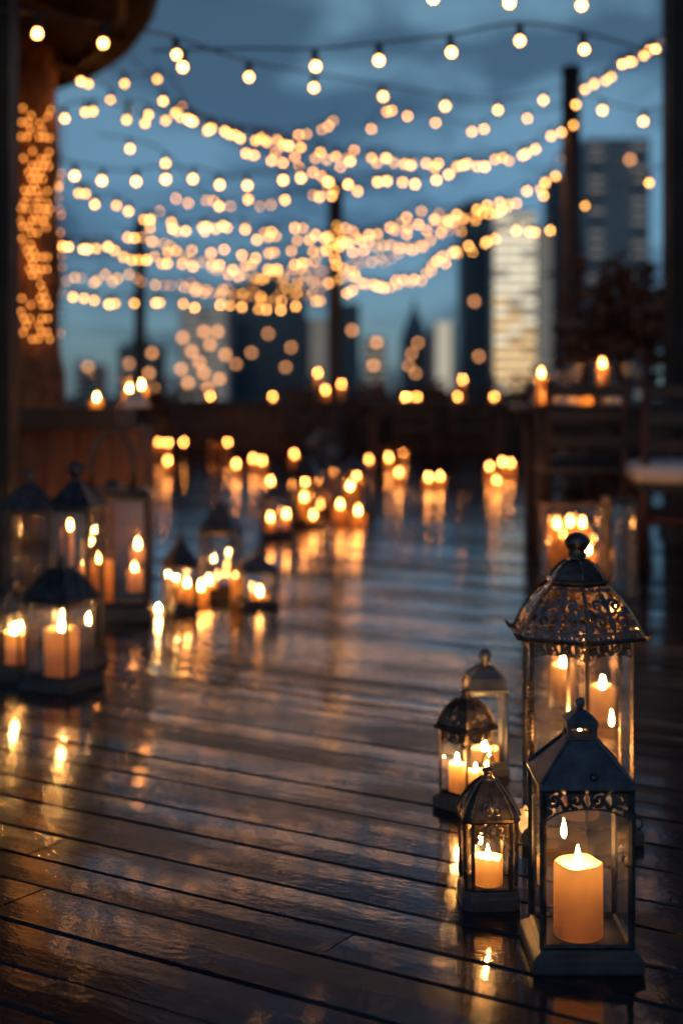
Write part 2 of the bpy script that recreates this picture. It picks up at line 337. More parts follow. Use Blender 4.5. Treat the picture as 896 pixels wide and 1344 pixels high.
# ------------------------------------------------------------------ lanterns
def ngon(n, r, a0=0.0): return [(r*math.cos(a0+2*math.pi*i/n), r*math.sin(a0+2*math.pi*i/n)) for i in range(n)]
def square(h): return [(-h,-h),(h,-h),(h,h),(-h,h)]
def chamfer(h, c): return [(-h+c,-h),(h-c,-h),(h,-h+c),(h,h-c),(h-c,h),(-h+c,h),(-h,h-c),(-h,-h+c)]
def edge_map(p, q, z0, z1, inset=0.0):
    p = np.array(p); q = np.array(q); u = (q-p)/np.linalg.norm(q-p); n = np.array([u[1], -u[0]])
    def f(U, V):
        xy = p[None]*(1-U[:,None]) + q[None]*U[:,None] - n[None]*inset
        P = np.column_stack([xy, z0+(z1-z0)*V]); N = np.tile(np.array([n[0], n[1], 0.0]), (len(U),1)); return P, N
    return f
def lantern(label, loc, rz, poly, zb, ze, roof, metal='iron', base=1.22, post=0.004, fret=(0.03, 0.018), finial='ball', fs=1.0, group=None, cell=0.0012,
            overhang=1.08, ridges=True, openroof=None, door=False, basemat='base', framemat=None):
    """poly: body footprint; roof: list of (scale of footprint, z); finial sits on the last one"""
    t = thing('lantern', label, 'lantern', loc, rz, group); mt = M[metal]; n = len(poly)
    m = MB(); hb = zb
    m.loft(poly, [(base*0.985, 0), (base, 0.003), (base, hb*0.62), (base*0.97, hb*0.72), (1.06, hb*0.93), (1.03, hb)]); m.build('base', M[basemat], t)
    m = MB()
    for (x, y) in poly:
        m.bar((x*0.985, y*0.985, hb), (x*0.985, y*0.985, ze), post, n=4, rot=math.pi/4 + math.atan2(y, x))
    for i in range(n):
        p, q = poly[i], poly[(i+1) % n]
        for z in (hb+post*0.8, ze-post*0.6):
            m.bar((p[0]*0.985, p[1]*0.985, z), (q[0]*0.985, q[1]*0.985, z), post*0.8, n=4, rot=math.pi/4)
    m.build('frame', M[framemat] if framemat else mt, t)
    for i in range(n):                                  # glass and openwork, one per side
        p, q = poly[i], poly[(i+1) % n]
        L_ = math.hypot(q[0]-p[0], q[1]-p[1])
        c0 = (p[0]*0.97, p[1]*0.97); c1 = (q[0]*0.97, q[1]*0.97)
        g = MB(); g.add([(c0[0],c0[1],hb),(c1[0],c1[1],hb),(c1[0],c1[1],ze),(c0[0],c0[1],ze)], [(0,1,2,3)])
        g.build('glass_pane', M['glass'], t)
        if fret and L_ > 0.02:
            me = sheet(edge_map((p[0]*0.99,p[1]*0.99), (q[0]*0.99,q[1]*0.99), ze-fret[0], ze), fret_mask(L_, fret[0], fret[1], cell), 0.0012)
            me.materials.append(M[framemat] if framemat else mt); link('fretwork', me, t)
    m = MB()
    r0 = roof[0][0]*overhang
    if openroof is None:
        m.loft(poly, [(r0*0.97, ze-0.003), (r0, ze), (r0, ze+0.004), (roof[0][0], ze+0.008)] + roof[1:])
        if ridges:
            for (x, y) in poly:
                m.tube([(x*k, y*k, z+0.001) for k, z in [(roof[0][0], ze+0.008)] + roof[1:]], 0.0028, 6)
        rf = m.build('roof', mt, t)
    else:
        m.loft(poly, [(r0*0.95, ze-0.003), (r0, ze), (r0, ze+0.004), (r0*0.95, ze+0.006)], True, True) if False else None
        for i in range(n):
            p, q = poly[i], poly[(i+1) % n]
            m.bar((p[0]*r0, p[1]*r0, ze+0.002), (q[0]*r0, q[1]*r0, ze+0.002), 0.0045, n=6)
            m.bar((p[0]*roof[-1][0], p[1]*roof[-1][0], roof[-1][1]), (q[0]*roof[-1][0], q[1]*roof[-1][0], roof[-1][1]), 0.004, n=6)
        for (x, y) in poly:
            m.tube([(x*k*1.004, y*k*1.004, z) for k, z in roof], 0.0036, 6)
        # turned-up tips at the corners of the eaves
        for (x, y) in poly:
            m.tube([(x*roof[0][0], y*roof[0][0], ze+0.004), (x*(r0+0.05), y*(r0+0.05), ze+0.005), (x*(r0+0.14), y*(r0+0.14), ze+0.014)], [0.006, 0.005, 0.0015], 6)
        rf = m.build('roof', mt, t)
        openroof(rf, poly, roof)
    zt = roof[-1][1]; kt = roof[-1][0]
    f = MB(); R0 = max(abs(poly[0][0]), abs(poly[0][1]))*kt
    if finial == 'ball':
        f.lathe([(0.016*fs, zt-0.002), (0.016*fs, zt+0.002*fs), (0.009*fs, zt+0.006*fs), (0.008*fs, zt+0.010*fs), (0.014*fs, zt+0.014*fs), (0.019*fs, zt+0.021*fs), (0.020*fs, zt+0.028*fs), (0.016*fs, zt+0.036*fs), (0.008*fs, zt+0.041*fs), (0.002*fs, zt+0.043*fs)], 16)
        f.build('finial', mt, t, True)
    elif finial == 'ring':
        f.lathe([(0.013*fs, zt-0.003), (0.0135*fs, zt+0.002*fs), (0.009*fs, zt+0.005*fs), (0.0085*fs, zt+0.012*fs), (0.013*fs, zt+0.015*fs), (0.012*fs, zt+0.019*fs), (0.004*fs, zt+0.023*fs)], 14)
        f.build('finial', mt, t, True)
        g = MB(); g.tube([(0.0125*fs*math.sin(2*math.pi*i/20), 0.003*fs*math.sin(2*math.pi*i/20), zt+(0.035-0.0165*math.cos(2*math.pi*i/20))*fs) for i in range(20)], 0.0016*fs, 6, True)
        g.build('ring_handle', mt, t, True)
    elif finial == 'spire':
        f.lathe([(0.018*fs, zt-0.003), (0.012*fs, zt+0.008*fs), (0.008*fs, zt+0.012*fs), (0.012*fs, zt+0.02*fs), (0.006*fs, zt+0.03*fs), (0.0045*fs, zt+0.045*fs), (0.001*fs, zt+0.06*fs)], 12)
        f.build('finial', mt, t, True)
    elif finial == 'knob':
        f.lathe([(0.006*fs, zt-0.002), (0.005*fs, zt+0.004*fs), (0.008*fs, zt+0.009*fs), (0.0085*fs, zt+0.014*fs), (0.005*fs, zt+0.019*fs), (0.001*fs, zt+0.021*fs)], 12)
        f.build('finial', mt, t, True)
    elif finial == 'bail':
        f.lathe([(0.03*fs, zt-0.002), (0.03*fs, zt+0.004), (0.018*fs, zt+0.02), (0.004, zt+0.026)], 14)
        f.build('chimney_cap', mt, t, True)
        g = MB(); w_ = abs(poly[0][0])*0.62; hh = 0.2*fs
        g.tube([(-w_, 0, zt-0.01)] + [(-w_*math.cos(math.pi*i/16)**1 if True else 0, 0, zt+hh*math.sin(math.pi*i/16)**0.6) for i in range(1, 16)] + [(w_, 0, zt-0.01)], 0.009, 6)
        g.build('carrying_handle', mt, t, True)
    return t

# ------------------------------------------------------------------ setting: ground, deck
g = MB(); g.add([(-9000,-3000,-48),(9000,-3000,-48),(9000,15000,-48),(-9000,15000,-48)], [(0,1,2,3)]); tag(g.build('ground', M['ground']), kind='structure')
DX0, DX1, DY0, DY1, ANG = -8.5, 8.5, -1.5, 19.2, R(-32)
g = MB(); g.box(DX0, DX1, DY0, DY1, -3.5, -0.05); tag(g.build('terrace_slab_floor', M['under']), kind='structure')
def make_deck():
    m = MB(); cols = []
    ca, sa = math.cos(-ANG), math.sin(-ANG)
    s_dir = np.array([math.cos(ANG), math.sin(ANG)]); t_dir = np.array([-math.sin(ANG), math.cos(ANG)])
    tmin = min(np.dot(t_dir, c) for c in ((DX0,DY0),(DX1,DY0),(DX0,DY1),(DX1,DY1))); tmax = max(np.dot(t_dir, c) for c in ((DX0,DY0),(DX1,DY0),(DX0,DY1),(DX1,DY1)))
    t = tmin; rows = []
    while t < tmax:
        wd = random.uniform(0.092, 0.145); gap = random.choice([0.0015, 0.002, 0.002, 0.003, 0.007]); tm = t+wd/2
        lo, hi = -1e9, 1e9
        for k, (a, b) in enumerate(((DX0,DX1),(DY0,DY1))):
            o = tm*t_dir[k]; d = s_dir[k]; l, h = sorted(((a-o)/d, (b-o)/d)); lo = max(lo, l); hi = min(hi, h)
        rows.append((tm, tm, wd))
        s = lo - random.uniform(0, 0)
        first = True
        while s < hi:
            ln = random.uniform(1.5, 3.4)*(random.uniform(0.2, 1) if first else 1); first = False
            e = min(s+ln, hi)
            if e-s > 0.05:
                dz = random.uniform(-0.0012, 0.0012); tl = random.uniform(-0.0012, 0.0012); c = 0.004
                sec = [(t, -0.03), (t, -c+dz-tl), (t+c, dz-tl), (t+wd*0.5, dz+0.0006), (t+wd-c, dz+tl), (t+wd, -c+dz+tl), (t+wd, -0.03)]
                s0, s1 = s+0.0015, e-0.0015
                n0 = len(m.f)
                m.rings([[(s0, a, b) for a, b in sec][::-1], [(s1, a, b) for a, b in sec][::-1]])
                cols += [(random.random(), random.random(), random.random(), 1)]*(len(m.f)-n0)
            s = e
        t += wd+gap
    o = m.build('deck_floor', M['deck']); me = o.data
    at = me.attributes.new('board', 'FLOAT_COLOR', 'FACE'); at.data.foreach_set('color', np.array(cols, dtype=np.float32).ravel())
    o.rotation_euler = (0, 0, ANG); tag(o, kind='structure')
make_deck()

# ------------------------------------------------------------------ city
def tower(name, label, x0, x1, ytop, d, depth, body, floors, bays, winmat, lit=None, crown=None, z0=-48, wfrac=0.7, group='towers of the far skyline', turn=0.0, slabm=None, stripe=None):
    X0, X1 = fx(x0, d), fx(x1, d); H = CH+(HY-ytop)/F*d; w_ = X1-X0
    t = thing(name, label, 'building', ((X0+X1)/2, d, z0), turn, group); H -= z0
    m = MB(); m.box(-w_/2, w_/2, 0, depth, 0, H); m.build('wall', M[body], t)
    fh = (H)/floors
    zvis0 = 40                                            # below this the terrace hides the tower
    wb = MB(); wb.box(-w_/2*0.94/bays, w_/2*0.94/bays, -0.35, 0.3, 0, fh*wfrac)
    me = None; cnt = 0
    start = max(0, int(zvis0/fh)-1); tot = (floors-start)*bays
    for k in range(start, floors):
        for b in range(bays):
            if stripe is not None and b == stripe: continue
            mt = winmat(k/floors, b) if callable(winmat) else winmat
            key = (name, mt)
            if cnt >= 98: break
            o = None
            if key not in _cm:
                o = wb.build('window', M[mt], t); _cm[key] = o.data
            else: o = link('window', _cm[key], t)
            o.location = (-w_/2 + (b+.5)*w_/bays, 0, k*fh+fh*0.15); cnt += 1
    if slabm:
        m = MB()
        for k in range(start, floors+1): m.box(-w_/2-0.6, w_/2+0.6, -1.1, depth*0.5, k*fh-0.35, k*fh+0.35)
        m.build('floor_slab', M[slabm], t)
    if lit:
        lm = MB(); s_ = lit[1]; lm.box(-s_/2, s_/2, -0.8, 0, 0, s_)
        for (px, py) in lit[0]:
            p = pw(px, py, d); o = lm.build('lit_window', M['win_warm'], t) if ('lw', s_) not in _cm else link('lit_window', _cm[('lw', s_)], t)
            _cm[('lw', s_)] = o.data
            o.location = (p.x-(X0+X1)/2, -0.4, p.z-z0)
    if crown == 'spire':
        m = MB(); m.loft(square(w_*0.5), [(1, H), (0.75, H+w_*0.35), (0.3, H+w_*0.9), (0.03, H+w_*1.5)]); o = m.build('spire', M[body], t, loc=(0, depth/2, 0))
    elif crown == 'plant':
        m = MB(); m.box(-w_*0.28, w_*0.2, depth*0.2, depth*0.7, H, H+w_*0.14); m.build('roof_plant_room', M[body], t)
        m = MB(); m.bar((w_*0.1, depth*0.4, H), (w_*0.1, depth*0.4, H+w_*0.4), 0.4); m.build('mast', M['tower_dark'], t)
    return t
random.seed(11)
tower('tower', 'tall cream lit tower glowing between dark tower and right pole', 648, 703, 277, 900, 30, 'tower_pale', 27, 3, lambda v, b: random.choice(('win_cream', 'win_cream', 'win_haze')) if v > 0.66 - 0.06*b else random.choice(('win_gold', 'win_gold', 'win_cream', 'win_amber')), slabm='tower_grey', wfrac=0.66)
tower('tower', 'narrow pale grey slab for the right side face of cream lit tower', 703, 724, 300, 920, 30, 'tower_pale', 40, 1, 'win_soft', wfrac=0.4)  # side face of the cream tower, added as its own paler slab
tower('tower', 'dark blue tower at the left side of cream lit tower', 606, 647, 266, 1000, 40, 'tower_dark', 48, 2, 'win_dark', lit=([(628, 470), (622, 398)], 2.4), crown='plant')
tower('tower', 'huge grey blue gridded tower beyond the right pole', 768, 852, 182, 1000, 45, 'tower_grey', 30, 3, lambda v, b: 'win_soft' if random.random() < 0.6 else 'win_dark', stripe=1, wfrac=0.6, lit=([(826, 212)], 2.6), slabm='tower_grey')
tower('tower', 'dark blue slab tower hidden half by the right pole', 722, 760, 230, 1080, 40, 'tower_dark', 46, 2, 'win_dark')
tower('tower', 'broad dark blue office block behind the middle of the light strings', 302, 400, 372, 780, 45, 'tower_dark', 32, 3, 'win_dark', lit=([(330, 465), (382, 458), (375, 484), (352, 440), (310, 480)], 1.7), crown='plant')
tower('tower', 'pale concrete block with many amber windows left of centre', 236, 300, 402, 700, 35, 'tower_grey', 26, 2, 'win_soft', lit=([(252, 464), (240, 446), (268, 492), (276, 455), (238, 487), (262, 478), (286, 438), (247, 505), (288, 500), (268, 438), (296, 468), (273, 512)], 2.0))
tower('tower', 'grey block between broad dark office block and middle pole', 402, 434, 418, 820, 30, 'tower_grey', 28, 1, 'win_soft')
tower('tower', 'dark narrow block just right of middle pole', 444, 472, 398, 760, 30, 'tower_dark', 28, 1, 'win_dark', lit=([(462, 436)], 2.0))
tower('tower', 'low brown block right of middle pole', 478, 506, 442, 650, 30, 'tower_brown', 20, 1, 'win_soft', lit=([(490, 482), (494, 452)], 1.8))
tower('tower', 'dark tower with a pointed spire near the centre right', 528, 562, 440, 850, 30, 'tower_dark', 26, 1, 'win_dark', lit=([(540, 466), (548, 452), (545, 492), (536, 482)], 1.8), crown='spire')
tower('tower', 'pale cream rounded block right of spired tower', 566, 598, 425, 800, 30, 'tower_pale', 24, 1, 'win_haze', wfrac=0.5)
tower('tower', 'dark low block beside the left pole', 156, 206, 452, 700, 35, 'tower_dark', 20, 2, 'win_dark', lit=([(200, 466), (196, 492), (170, 480), (202, 512)], 1.8), crown='plant')
tower('tower', 'small blue grey block at left skyline beside fairy lit trunk', 104, 126, 478, 620, 30, 'tower_grey', 16, 1, 'win_dark', lit=([(116, 484)], 1.8))

# ------------------------------------------------------------------ terrace walls, poles, posts, pavilion
def plank_wall(name, label, x0, x1, y, depth, h, mat, cap, cat='wall', n=14, group=None, cap_over=0.03, th=0.05, turn=0.0, capmat='darkwood'):
    t = thing(name, label, cat, ((x0+x1)/2, y, 0), turn, group); w_ = x1-x0
    m = MB(); bw = w_/n
    for i in range(n):
        o = random.uniform(-0.004, 0.004); m.box(-w_/2+i*bw+0.003, -w_/2+(i+1)*bw-0.003, -depth/2+o, depth/2+o, 0.0, h-th, 0.004)
    m.build('front_panel' if cat != 'wall' else 'wall_panel', M[mat], t)
    m = MB(); m.box(-w_/2-cap_over, w_/2+cap_over, -depth/2-cap_over, depth/2+cap_over, h-th, h, 0.006); m.build(cap, M[capmat], t)
    return t
plank_wall('parapet_wall', 'long dark red timber parapet at far end of the deck', -8.4, 8.4, 19.0, 0.2, 0.70, 'redwood', 'coping', n=70)

def pole(label, px, d, h, r, group='tall timber poles that hold the light strings'):
    t = thing('timber_pole', label, 'pole', (fx(px, d), d, 0), 0, group)
    m = MB(); m.lathe([(r*1.25, 0), (r*1.25, 0.03), (r*1.05, 0.04), (r, h*0.5), (r*0.95, h)], 12); m.build('shaft', M['darkwood'], t, True)
    m = MB(); m.lathe([(r*1.12, h), (r*1.12, h+0.03), (r*0.6, h+0.06), (0.01, h+0.07)], 12); m.build('cap', M['black'], t, True)
    m = MB(); m.tube([(r*1.05*math.cos(a), r*1.05*math.sin(a), h-0.25) for a in np.linspace(0, 2*math.pi, 13)[:-1]], 0.008, 6, True); m.tube([(0, -r, h-0.25), (0, -r-0.05, h-0.25), (0, -r-0.05, h-0.2)], 0.006, 6); m.build('hook', M['iron'], t)
pole('thick dark timber pole at right holding ends of many light strings', 749, 11.6, 3.42, 0.08)
pole('dark timber pole in the middle of the skyline', 440, 17.0, 3.28, 0.095)
pole('slim dark timber pole towards the left of the skyline', 184, 18.3, 3.0, 0.075)

def post(label, x0, x1, d, h, z0=0.0, cat='post'):
    X0, X1 = fx(x0, d), fx(x1, d)
    t = thing('pergola_post', label, cat, ((X0+X1)/2, d, 0), 0, 'black square pergola posts'); hw = (X1-X0)/2
    m = MB(); m.box(-hw, hw, -hw, hw, 0.0, h, 0.008); m.build('shaft', M['black'], t)
    m = MB(); m.box(-hw-0.02, hw+0.02, -hw-0.02, hw+0.02, 0.0, 0.06, 0.005); m.build('shoe', M['iron'], t)
post('black square post along the left edge of the terrace', -42, 19, 5.4, 4.2)
post('black square post at the right beside the dark table', 874, 925, 8.1, 4.6)

# round thatched pavilion roof over the left, on a bark-covered trunk
def pavilion():
    k = 1.95; cx, cy, rad, z = -2.66*k, 3.35*k, 2.22*k, CH+k
    t = thing('thatched_pavilion', 'round brown thatched roof reaching over the top left corner on a rough trunk column', 'pavilion', (cx, cy, 0))
    m = MB(); N = 96
    def ring(r_, z_, j=0.0): return [(r_*(1+random.uniform(-j, j))*math.cos(2*math.pi*i/N), r_*(1+random.uniform(-j, j))*math.sin(2*math.pi*i/N), z_) for i in range(N)]
    m.rings([ring(0.15, z+1.85), ring(rad*0.5, z+1.0), ring(rad*0.97, z+0.2), ring(rad, z+0.06, 0.003), ring(rad*0.99, z, 0.003), ring(rad*0.5, z+0.75), ring(0.15, z+1.6)], True, True)
    m.build('roof', M['thatch'], t)
    for i in range(26):
        a = 2*math.pi*i/26+0.05; b = MB(); b.bar((0.2*math.cos(a), 0.2*math.sin(a), z+1.5), (rad*0.97*math.cos(a), rad*0.97*math.sin(a), z-0.03), 0.028, 0.035, 8); b.build('rafter', M['redwood'], t, True)
    for q in (0.55, 0.8, 0.955):
        b = MB(); b.tube([(rad*q*math.cos(2*math.pi*i/60), rad*q*math.sin(2*math.pi*i/60), z+1.5*(1-q)-0.07+0.02) for i in range(60)], 0.026, 6, True); b.build('ring_beam', M['redwood'], t, True)
    d = 8.6; X = fx(37, d)
    m = MB(); rs = []; N = 28; H_ = z+0.25
    for j in range(40):
        zz = H_*j/39; rr = 0.205*(1-0.12*j/39) * (1+0.06*math.sin(zz*9)) + 0.08*math.exp(-zz*6)
        rs.append([(X-cx+(rr*(1+0.06*math.sin(3*2*math.pi*i/N+zz*2)+random.uniform(-0.05, 0.05)))*math.cos(2*math.pi*i/N), d-cy+(rr*(1+0.06*math.sin(3*2*math.pi*i/N+zz*2)+random.uniform(-0.05, 0.05)))*math.sin(2*math.pi*i/N), zz) for i in range(N)])
    m.rings(rs); m.build('trunk_column', M['bark'], t)
    # fairy lights wound round the column
    for lab_, z0, z1 in (('amber fairy lights wound round the top of trunk column under the roof', 2.12, 2.50), ('amber fairy lights on trunk column, second winding from the top', 1.80, 2.12), ('amber fairy lights on trunk column, third winding from the top', 1.48, 1.80), ('amber fairy lights on trunk column, lowest winding', 1.10, 1.46)):
        f = thing('fairy_light_string', lab_, 'fairy lights', (X, d, 0), 0, 'fairy lights on the trunk column')
        pts = []; NB = 98; 
        for i in range(NB*4):
            q = i/(NB*4-1); a = q*2*math.pi*9+0.4; zz = z0+(z1-z0)*q
            rr = 0.205*(1-0.12*zz/H_)*1.16+0.01; pts.append((rr*math.cos(a), rr*math.sin(a), zz))
        m = MB(); m.tube(pts, 0.0025, 4); m.build('cable', M['cable'], f)
        bm = MB(); bm.lathe([(0.002, -0.009), (0.005, -0.005), (0.007, 0), (0.005, 0.005), (0.002, 0.009)], 8); me = None
        for i in range(NB):
            p = Vector(random.choice([v for v in pts if abs(v[0]) < 0.165])); p.x *= 1.04; p.y *= 1.04
            if me is None: o = bm.build('bulb', M['fairy'], f, True); me = o.data
            else: o = link('bulb', me, f)
            o.location = p
random.seed(5); pavilion()

# ------------------------------------------------------------------ tables, counter, chairs
def counter():
    d = 6.3; x1 = fx(196, d); x0 = -3.4
    t = thing('bar_counter', 'dark topped bar counter with red brown plank front at left', 'counter', ((x0+x1)/2, d, 0)); w_ = x1-x0
    m = MB(); n = 18
    for i in range(n): m.box(-w_/2+i*w_/n+0.003, -w_/2+(i+1)*w_/n-0.003, -0.17+random.uniform(-0.003, 0.003), 0.17, 0, 0.66, 0.004)
    m.build('front_panel', M['redwood'], t)
    m = MB(); m.box(-w_/2-0.04, w_/2-0.1, -0.28, 0.28, 0.655, 0.75, 0.008); m.build('counter_top', M['darkwood'], t)
counter()
def table(label, x0, x1, d, dep=0.75, h=0.755, apron=0.09, group='dark timber tables on the terrace', legs='trestle'):
    X0, X1 = fx(x0, d), fx(x1, d); w_ = X1-X0
    t = thing('timber_table', label, 'table', ((X0+X1)/2, d+dep/2, 0), 0, group)
    m = MB(); k = 5
    for i in range(k): m.box(-w_/2, w_/2, -dep/2+i*dep/k+0.002, -dep/2+(i+1)*dep/k-0.002, h-0.035, h, 0.003)
    m.build('table_top', M['darkwood'], t)
    m = MB(); m.box(-w_/2+0.05, w_/2-0.05, -dep/2+0.03, -dep/2+0.06, h-0.035-apron, h-0.036); m.build('apron', M['darkwood'], t)
    m = MB(); m.box(-w_/2+0.05, w_/2-0.05, dep/2-0.06, dep/2-0.03, h-0.035-apron, h-0.036); m.build('apron', M['darkwood'], t)
    for sx in (-1, 1):
        for sy in (-1, 1):
            m = MB(); m.box(sx*(w_/2-0.11)-0.035, sx*(w_/2-0.11)+0.035, sy*(dep/2-0.1)-0.035, sy*(dep/2-0.1)+0.035, 0, h-0.036, 0.004); m.build('leg', M['redwood'], t)
    m = MB(); m.box(-w_/2+0.13, w_/2-0.13, -0.025, 0.025, 0.16, 0.22); m.build('stretcher', M['redwood'], t)
    return t
table('dark timber table nearest at right with flowers and candles on top', 690, 960, 7.0)
table('long dark timber table in the middle distance set with candles', 476, 668, 15.2, h=0.72, apron=0.06)
table('far dark timber table left of the middle pole', 214, 446, 15.6, h=0.72, apron=0.06)
def chair(label, px, d, rz, h=0.45, group='dark timber chairs by the tables', cushion=False, back=True, hb=0.88):
    t = thing('timber_chair', label, 'chair', (fx(px, d), d, 0), rz, group)
    m = MB(); m.box(-0.21, 0.21, -0.21, 0.21, h-0.035, h, 0.005); m.build('seat', M['darkwood'], t)
    for sx in (-1, 1):
        m = MB(); m.bar((sx*0.19, -0.19, 0), (sx*0.185, -0.185, h-0.034), 0.018, 0.022, 8); m.build('leg', M['redwood'], t, True)
        m = MB(); m.tube([(sx*0.19, 0.20, 0), (sx*0.185, 0.19, h), (sx*0.185, 0.24, hb if back else h)], 0.02, 8); m.build('leg', M['redwood'], t, True)
    for a_, z_ in ((-0.19, 0.2), (0.195, 0.24)):
        m = MB(); m.bar((-0.19, a_, z_), (0.19, a_, z_), 0.012, n=8); m.build('stretcher', M['redwood'], t, True)
    if back:
        m = MB()
        for z in (0.58, 0.7, 0.82): m.box(-0.185, 0.185, 0.2+(z-0.45)*0.11, 0.225+(z-0.45)*0.11, z-0.03, z+0.03, 0.004)
        m.build('backrest', M['darkwood'], t)
    if cushion:
        m = MB(); m.rings([[(x, y, z) for x, y in ((-a, -a), (0, -a*1.03), (a, -a), (a*1.03, 0), (a, a), (0, a*1.03), (-a, a), (-a*1.03, 0))] for a, z in ((0.20, h), (0.225, h+0.02), (0.23, h+0.05), (0.215, h+0.08), (0.17, h+0.092))]); m.build('cushion', M['linen'], t, True)
    return t
chair('chair with thick white seat cushion at the right edge', 893, 6.5, R(175), 0.41, cushion=True)
chair('dark chair tucked at the near right table between its legs', 762, 7.15, R(178))
chair('dark slatted chair at left end of the near right table', 748, 8.1, R(8))
chair('dark slatted chair at front of middle table, left one', 545, 15.0, R(172))
chair('dark slatted chair at front of middle table, right one', 612, 14.95, R(190))
chair('dark slatted chair at the far table in front of the middle pole', 395, 15.3, R(185))
chair('dark slatted chair at the far table, leftmost', 262, 15.4, R(175))

# glasses and vases
def lathe_thing(name, label, cat, loc, prof, mat, part, group=None, n=18):
    t = thing(name, label, cat, loc, 0, group); m = MB(); m.lathe(prof, n, cap0=True, cap1=False); m.build(part, M[mat], t, True); return t
def wineglass(label, px, d, z, s=1.0):
    t = thing('wine_glass', label, 'glass', (fx(px, d), d, z), 0, 'wine glasses on the tables')
    m = MB(); m.lathe([(0.034*s, 0), (0.033*s, 0.003), (0.005*s, 0.008*s), (0.004*s, 0.085*s)], 16); m.build('stem', M['tumbler'], t, True)
    m = MB(); m.lathe([(0.004*s, 0.085*s), (0.028*s, 0.105*s), (0.040*s, 0.14*s), (0.038*s, 0.175*s), (0.032*s, 0.205*s)], 18, cap1=False); m.build('bowl', M['tumbler'], t, True)
wineglass('wine glass on right table left of bright votive', 752, 7.3, 0.755)
wineglass('wine glass on right table beside the leafy plant', 828, 7.35, 0.755, 1.1)
wineglass('wine glass on right table near its left end', 730, 7.45, 0.755, 0.9)
wineglass('wine glass on the left counter above tall lanterns', 165, 6.3, 0.75, 1.0)
wineglass('wine glass at left of the counter row of candles', 112, 6.3, 0.75, 1.1)
def napkin(label, px, d, z):
    t = thing('napkin', label, 'napkin', (fx(px, d), d, z), R(20), 'folded napkins on the tables')
    m = MB(); m.rings([[(-0.06,-0.05,0.001),(0.06,-0.05,0.001),(0.06,0.05,0.001),(-0.06,0.05,0.001)], [(-0.058,-0.048,0.012),(0.058,-0.05,0.012),(0.058,0.05,0.012),(-0.06,0.05,0.012)], [(-0.03,-0.01,0.055),(0.03,-0.01,0.06),(0.028,0.01,0.06),(-0.03,0.01,0.055)], [(-0.006,-0.003,0.10),(0.012,-0.003,0.105),(0.012,0.003,0.105),(-0.006,0.003,0.10)]]); m.build('cloth', M['linen'], t, True)
napkin('folded white napkin on right table under the shrub', 808, 7.4, 0.755)
napkin('folded white napkin at left end of right table', 742, 7.25, 0.755)
napkin('folded white napkin standing on the left counter', 178, 6.2, 0.75)

# red-leaved shrub in a pot behind the right table
def shrub(label, px, d, potz, y0, y1, half, seed, n=900):
    random.seed(seed)
    X = fx(px, d); zb = CH-(y1-HY)/F*d; zt = CH-(y0-HY)/F*d
    t = thing('potted_shrub', label, 'plant', (X, d, 0))
    m = MB(); m.lathe([(0.16, 0), (0.2, 0.1), (0.23, 0.42), (0.25, 0.45), (0.25, 0.5), (0.22, 0.5), (0.2, 0.46)], 20); m.build('pot', M['pot'], t, True)
    m = MB(); tips = []
    for i in range(9):
        a = random.uniform(0, 6.28); r_ = random.uniform(0.3, 1)*half; z2 = random.uniform(zb+0.2*(zt-zb), zt)
        pts = [(0, 0, 0.45), (r_*0.15*math.cos(a), r_*0.15*math.sin(a), zb*0.75), (r_*0.55*math.cos(a), r_*0.55*math.sin(a), (zb+z2)/2), (r_*math.cos(a), r_*math.sin(a), z2)]
        m.tube(pts, [0.022, 0.016, 0.011, 0.004], 6); tips += [Vector(pts[2]), Vector(pts[3]), (Vector(pts[2])+Vector(pts[3]))/2]
    m.build('branches', M['darkwood'], t, True)
    m = MB()
    for i in range(n):
        c = random.choice(tips) + Vector((random.gauss(0, 0.09), random.gauss(0, 0.09), random.gauss(0, 0.09)))
        l = random.uniform(0.06, 0.13); wd = l*0.36
        q = Matrix.Rotation(random.uniform(0, 6.28), 3, 'Z') @ Matrix.Rotation(random.uniform(-1.2, 1.2), 3, 'X') @ Matrix.Rotation(random.uniform(-1, 1), 3, 'Y')
        vs = [c+q@Vector(v) for v in ((0, 0, 0), (wd, l*0.45, 0.006), (0, l, -0.012), (-wd, l*0.45, 0.006))]
        m.add(vs, [(0, 1, 2), (0, 2, 3)])
    m.build('foliage', M['leaf'], t)
shrub('dark red leaved shrub in a pot behind the right table', 812, 8.9, 0.5, 345, 500, 0.30, 3, 1100)
shrub('small dark shrub in a pot just right of the thick pole', 775, 11.0, 0.5, 425, 510, 0.22, 4, 500)

for lab_, px_, d_, y0_, y1_, hf_, sd_ in (('low bushy shrub at far parapet left of the middle pole', 405, 18.2, 508, 545, 0.30, 8), ('wide dark shrub at far parapet right of the middle pole', 486, 18.0, 506, 545, 0.34, 9), ('dark shrub at far parapet below the spired tower', 572, 18.3, 512, 548, 0.28, 10), ('dark shrub at far parapet below the cream lit tower', 668, 17.6, 500, 545, 0.36, 11), ('dark shrub at far parapet behind the left pole', 205, 18.0, 508, 545, 0.32, 12)):
    shrub(lab_, px_, d_, 0.5, y0_, y1_, hf_, sd_, 420)

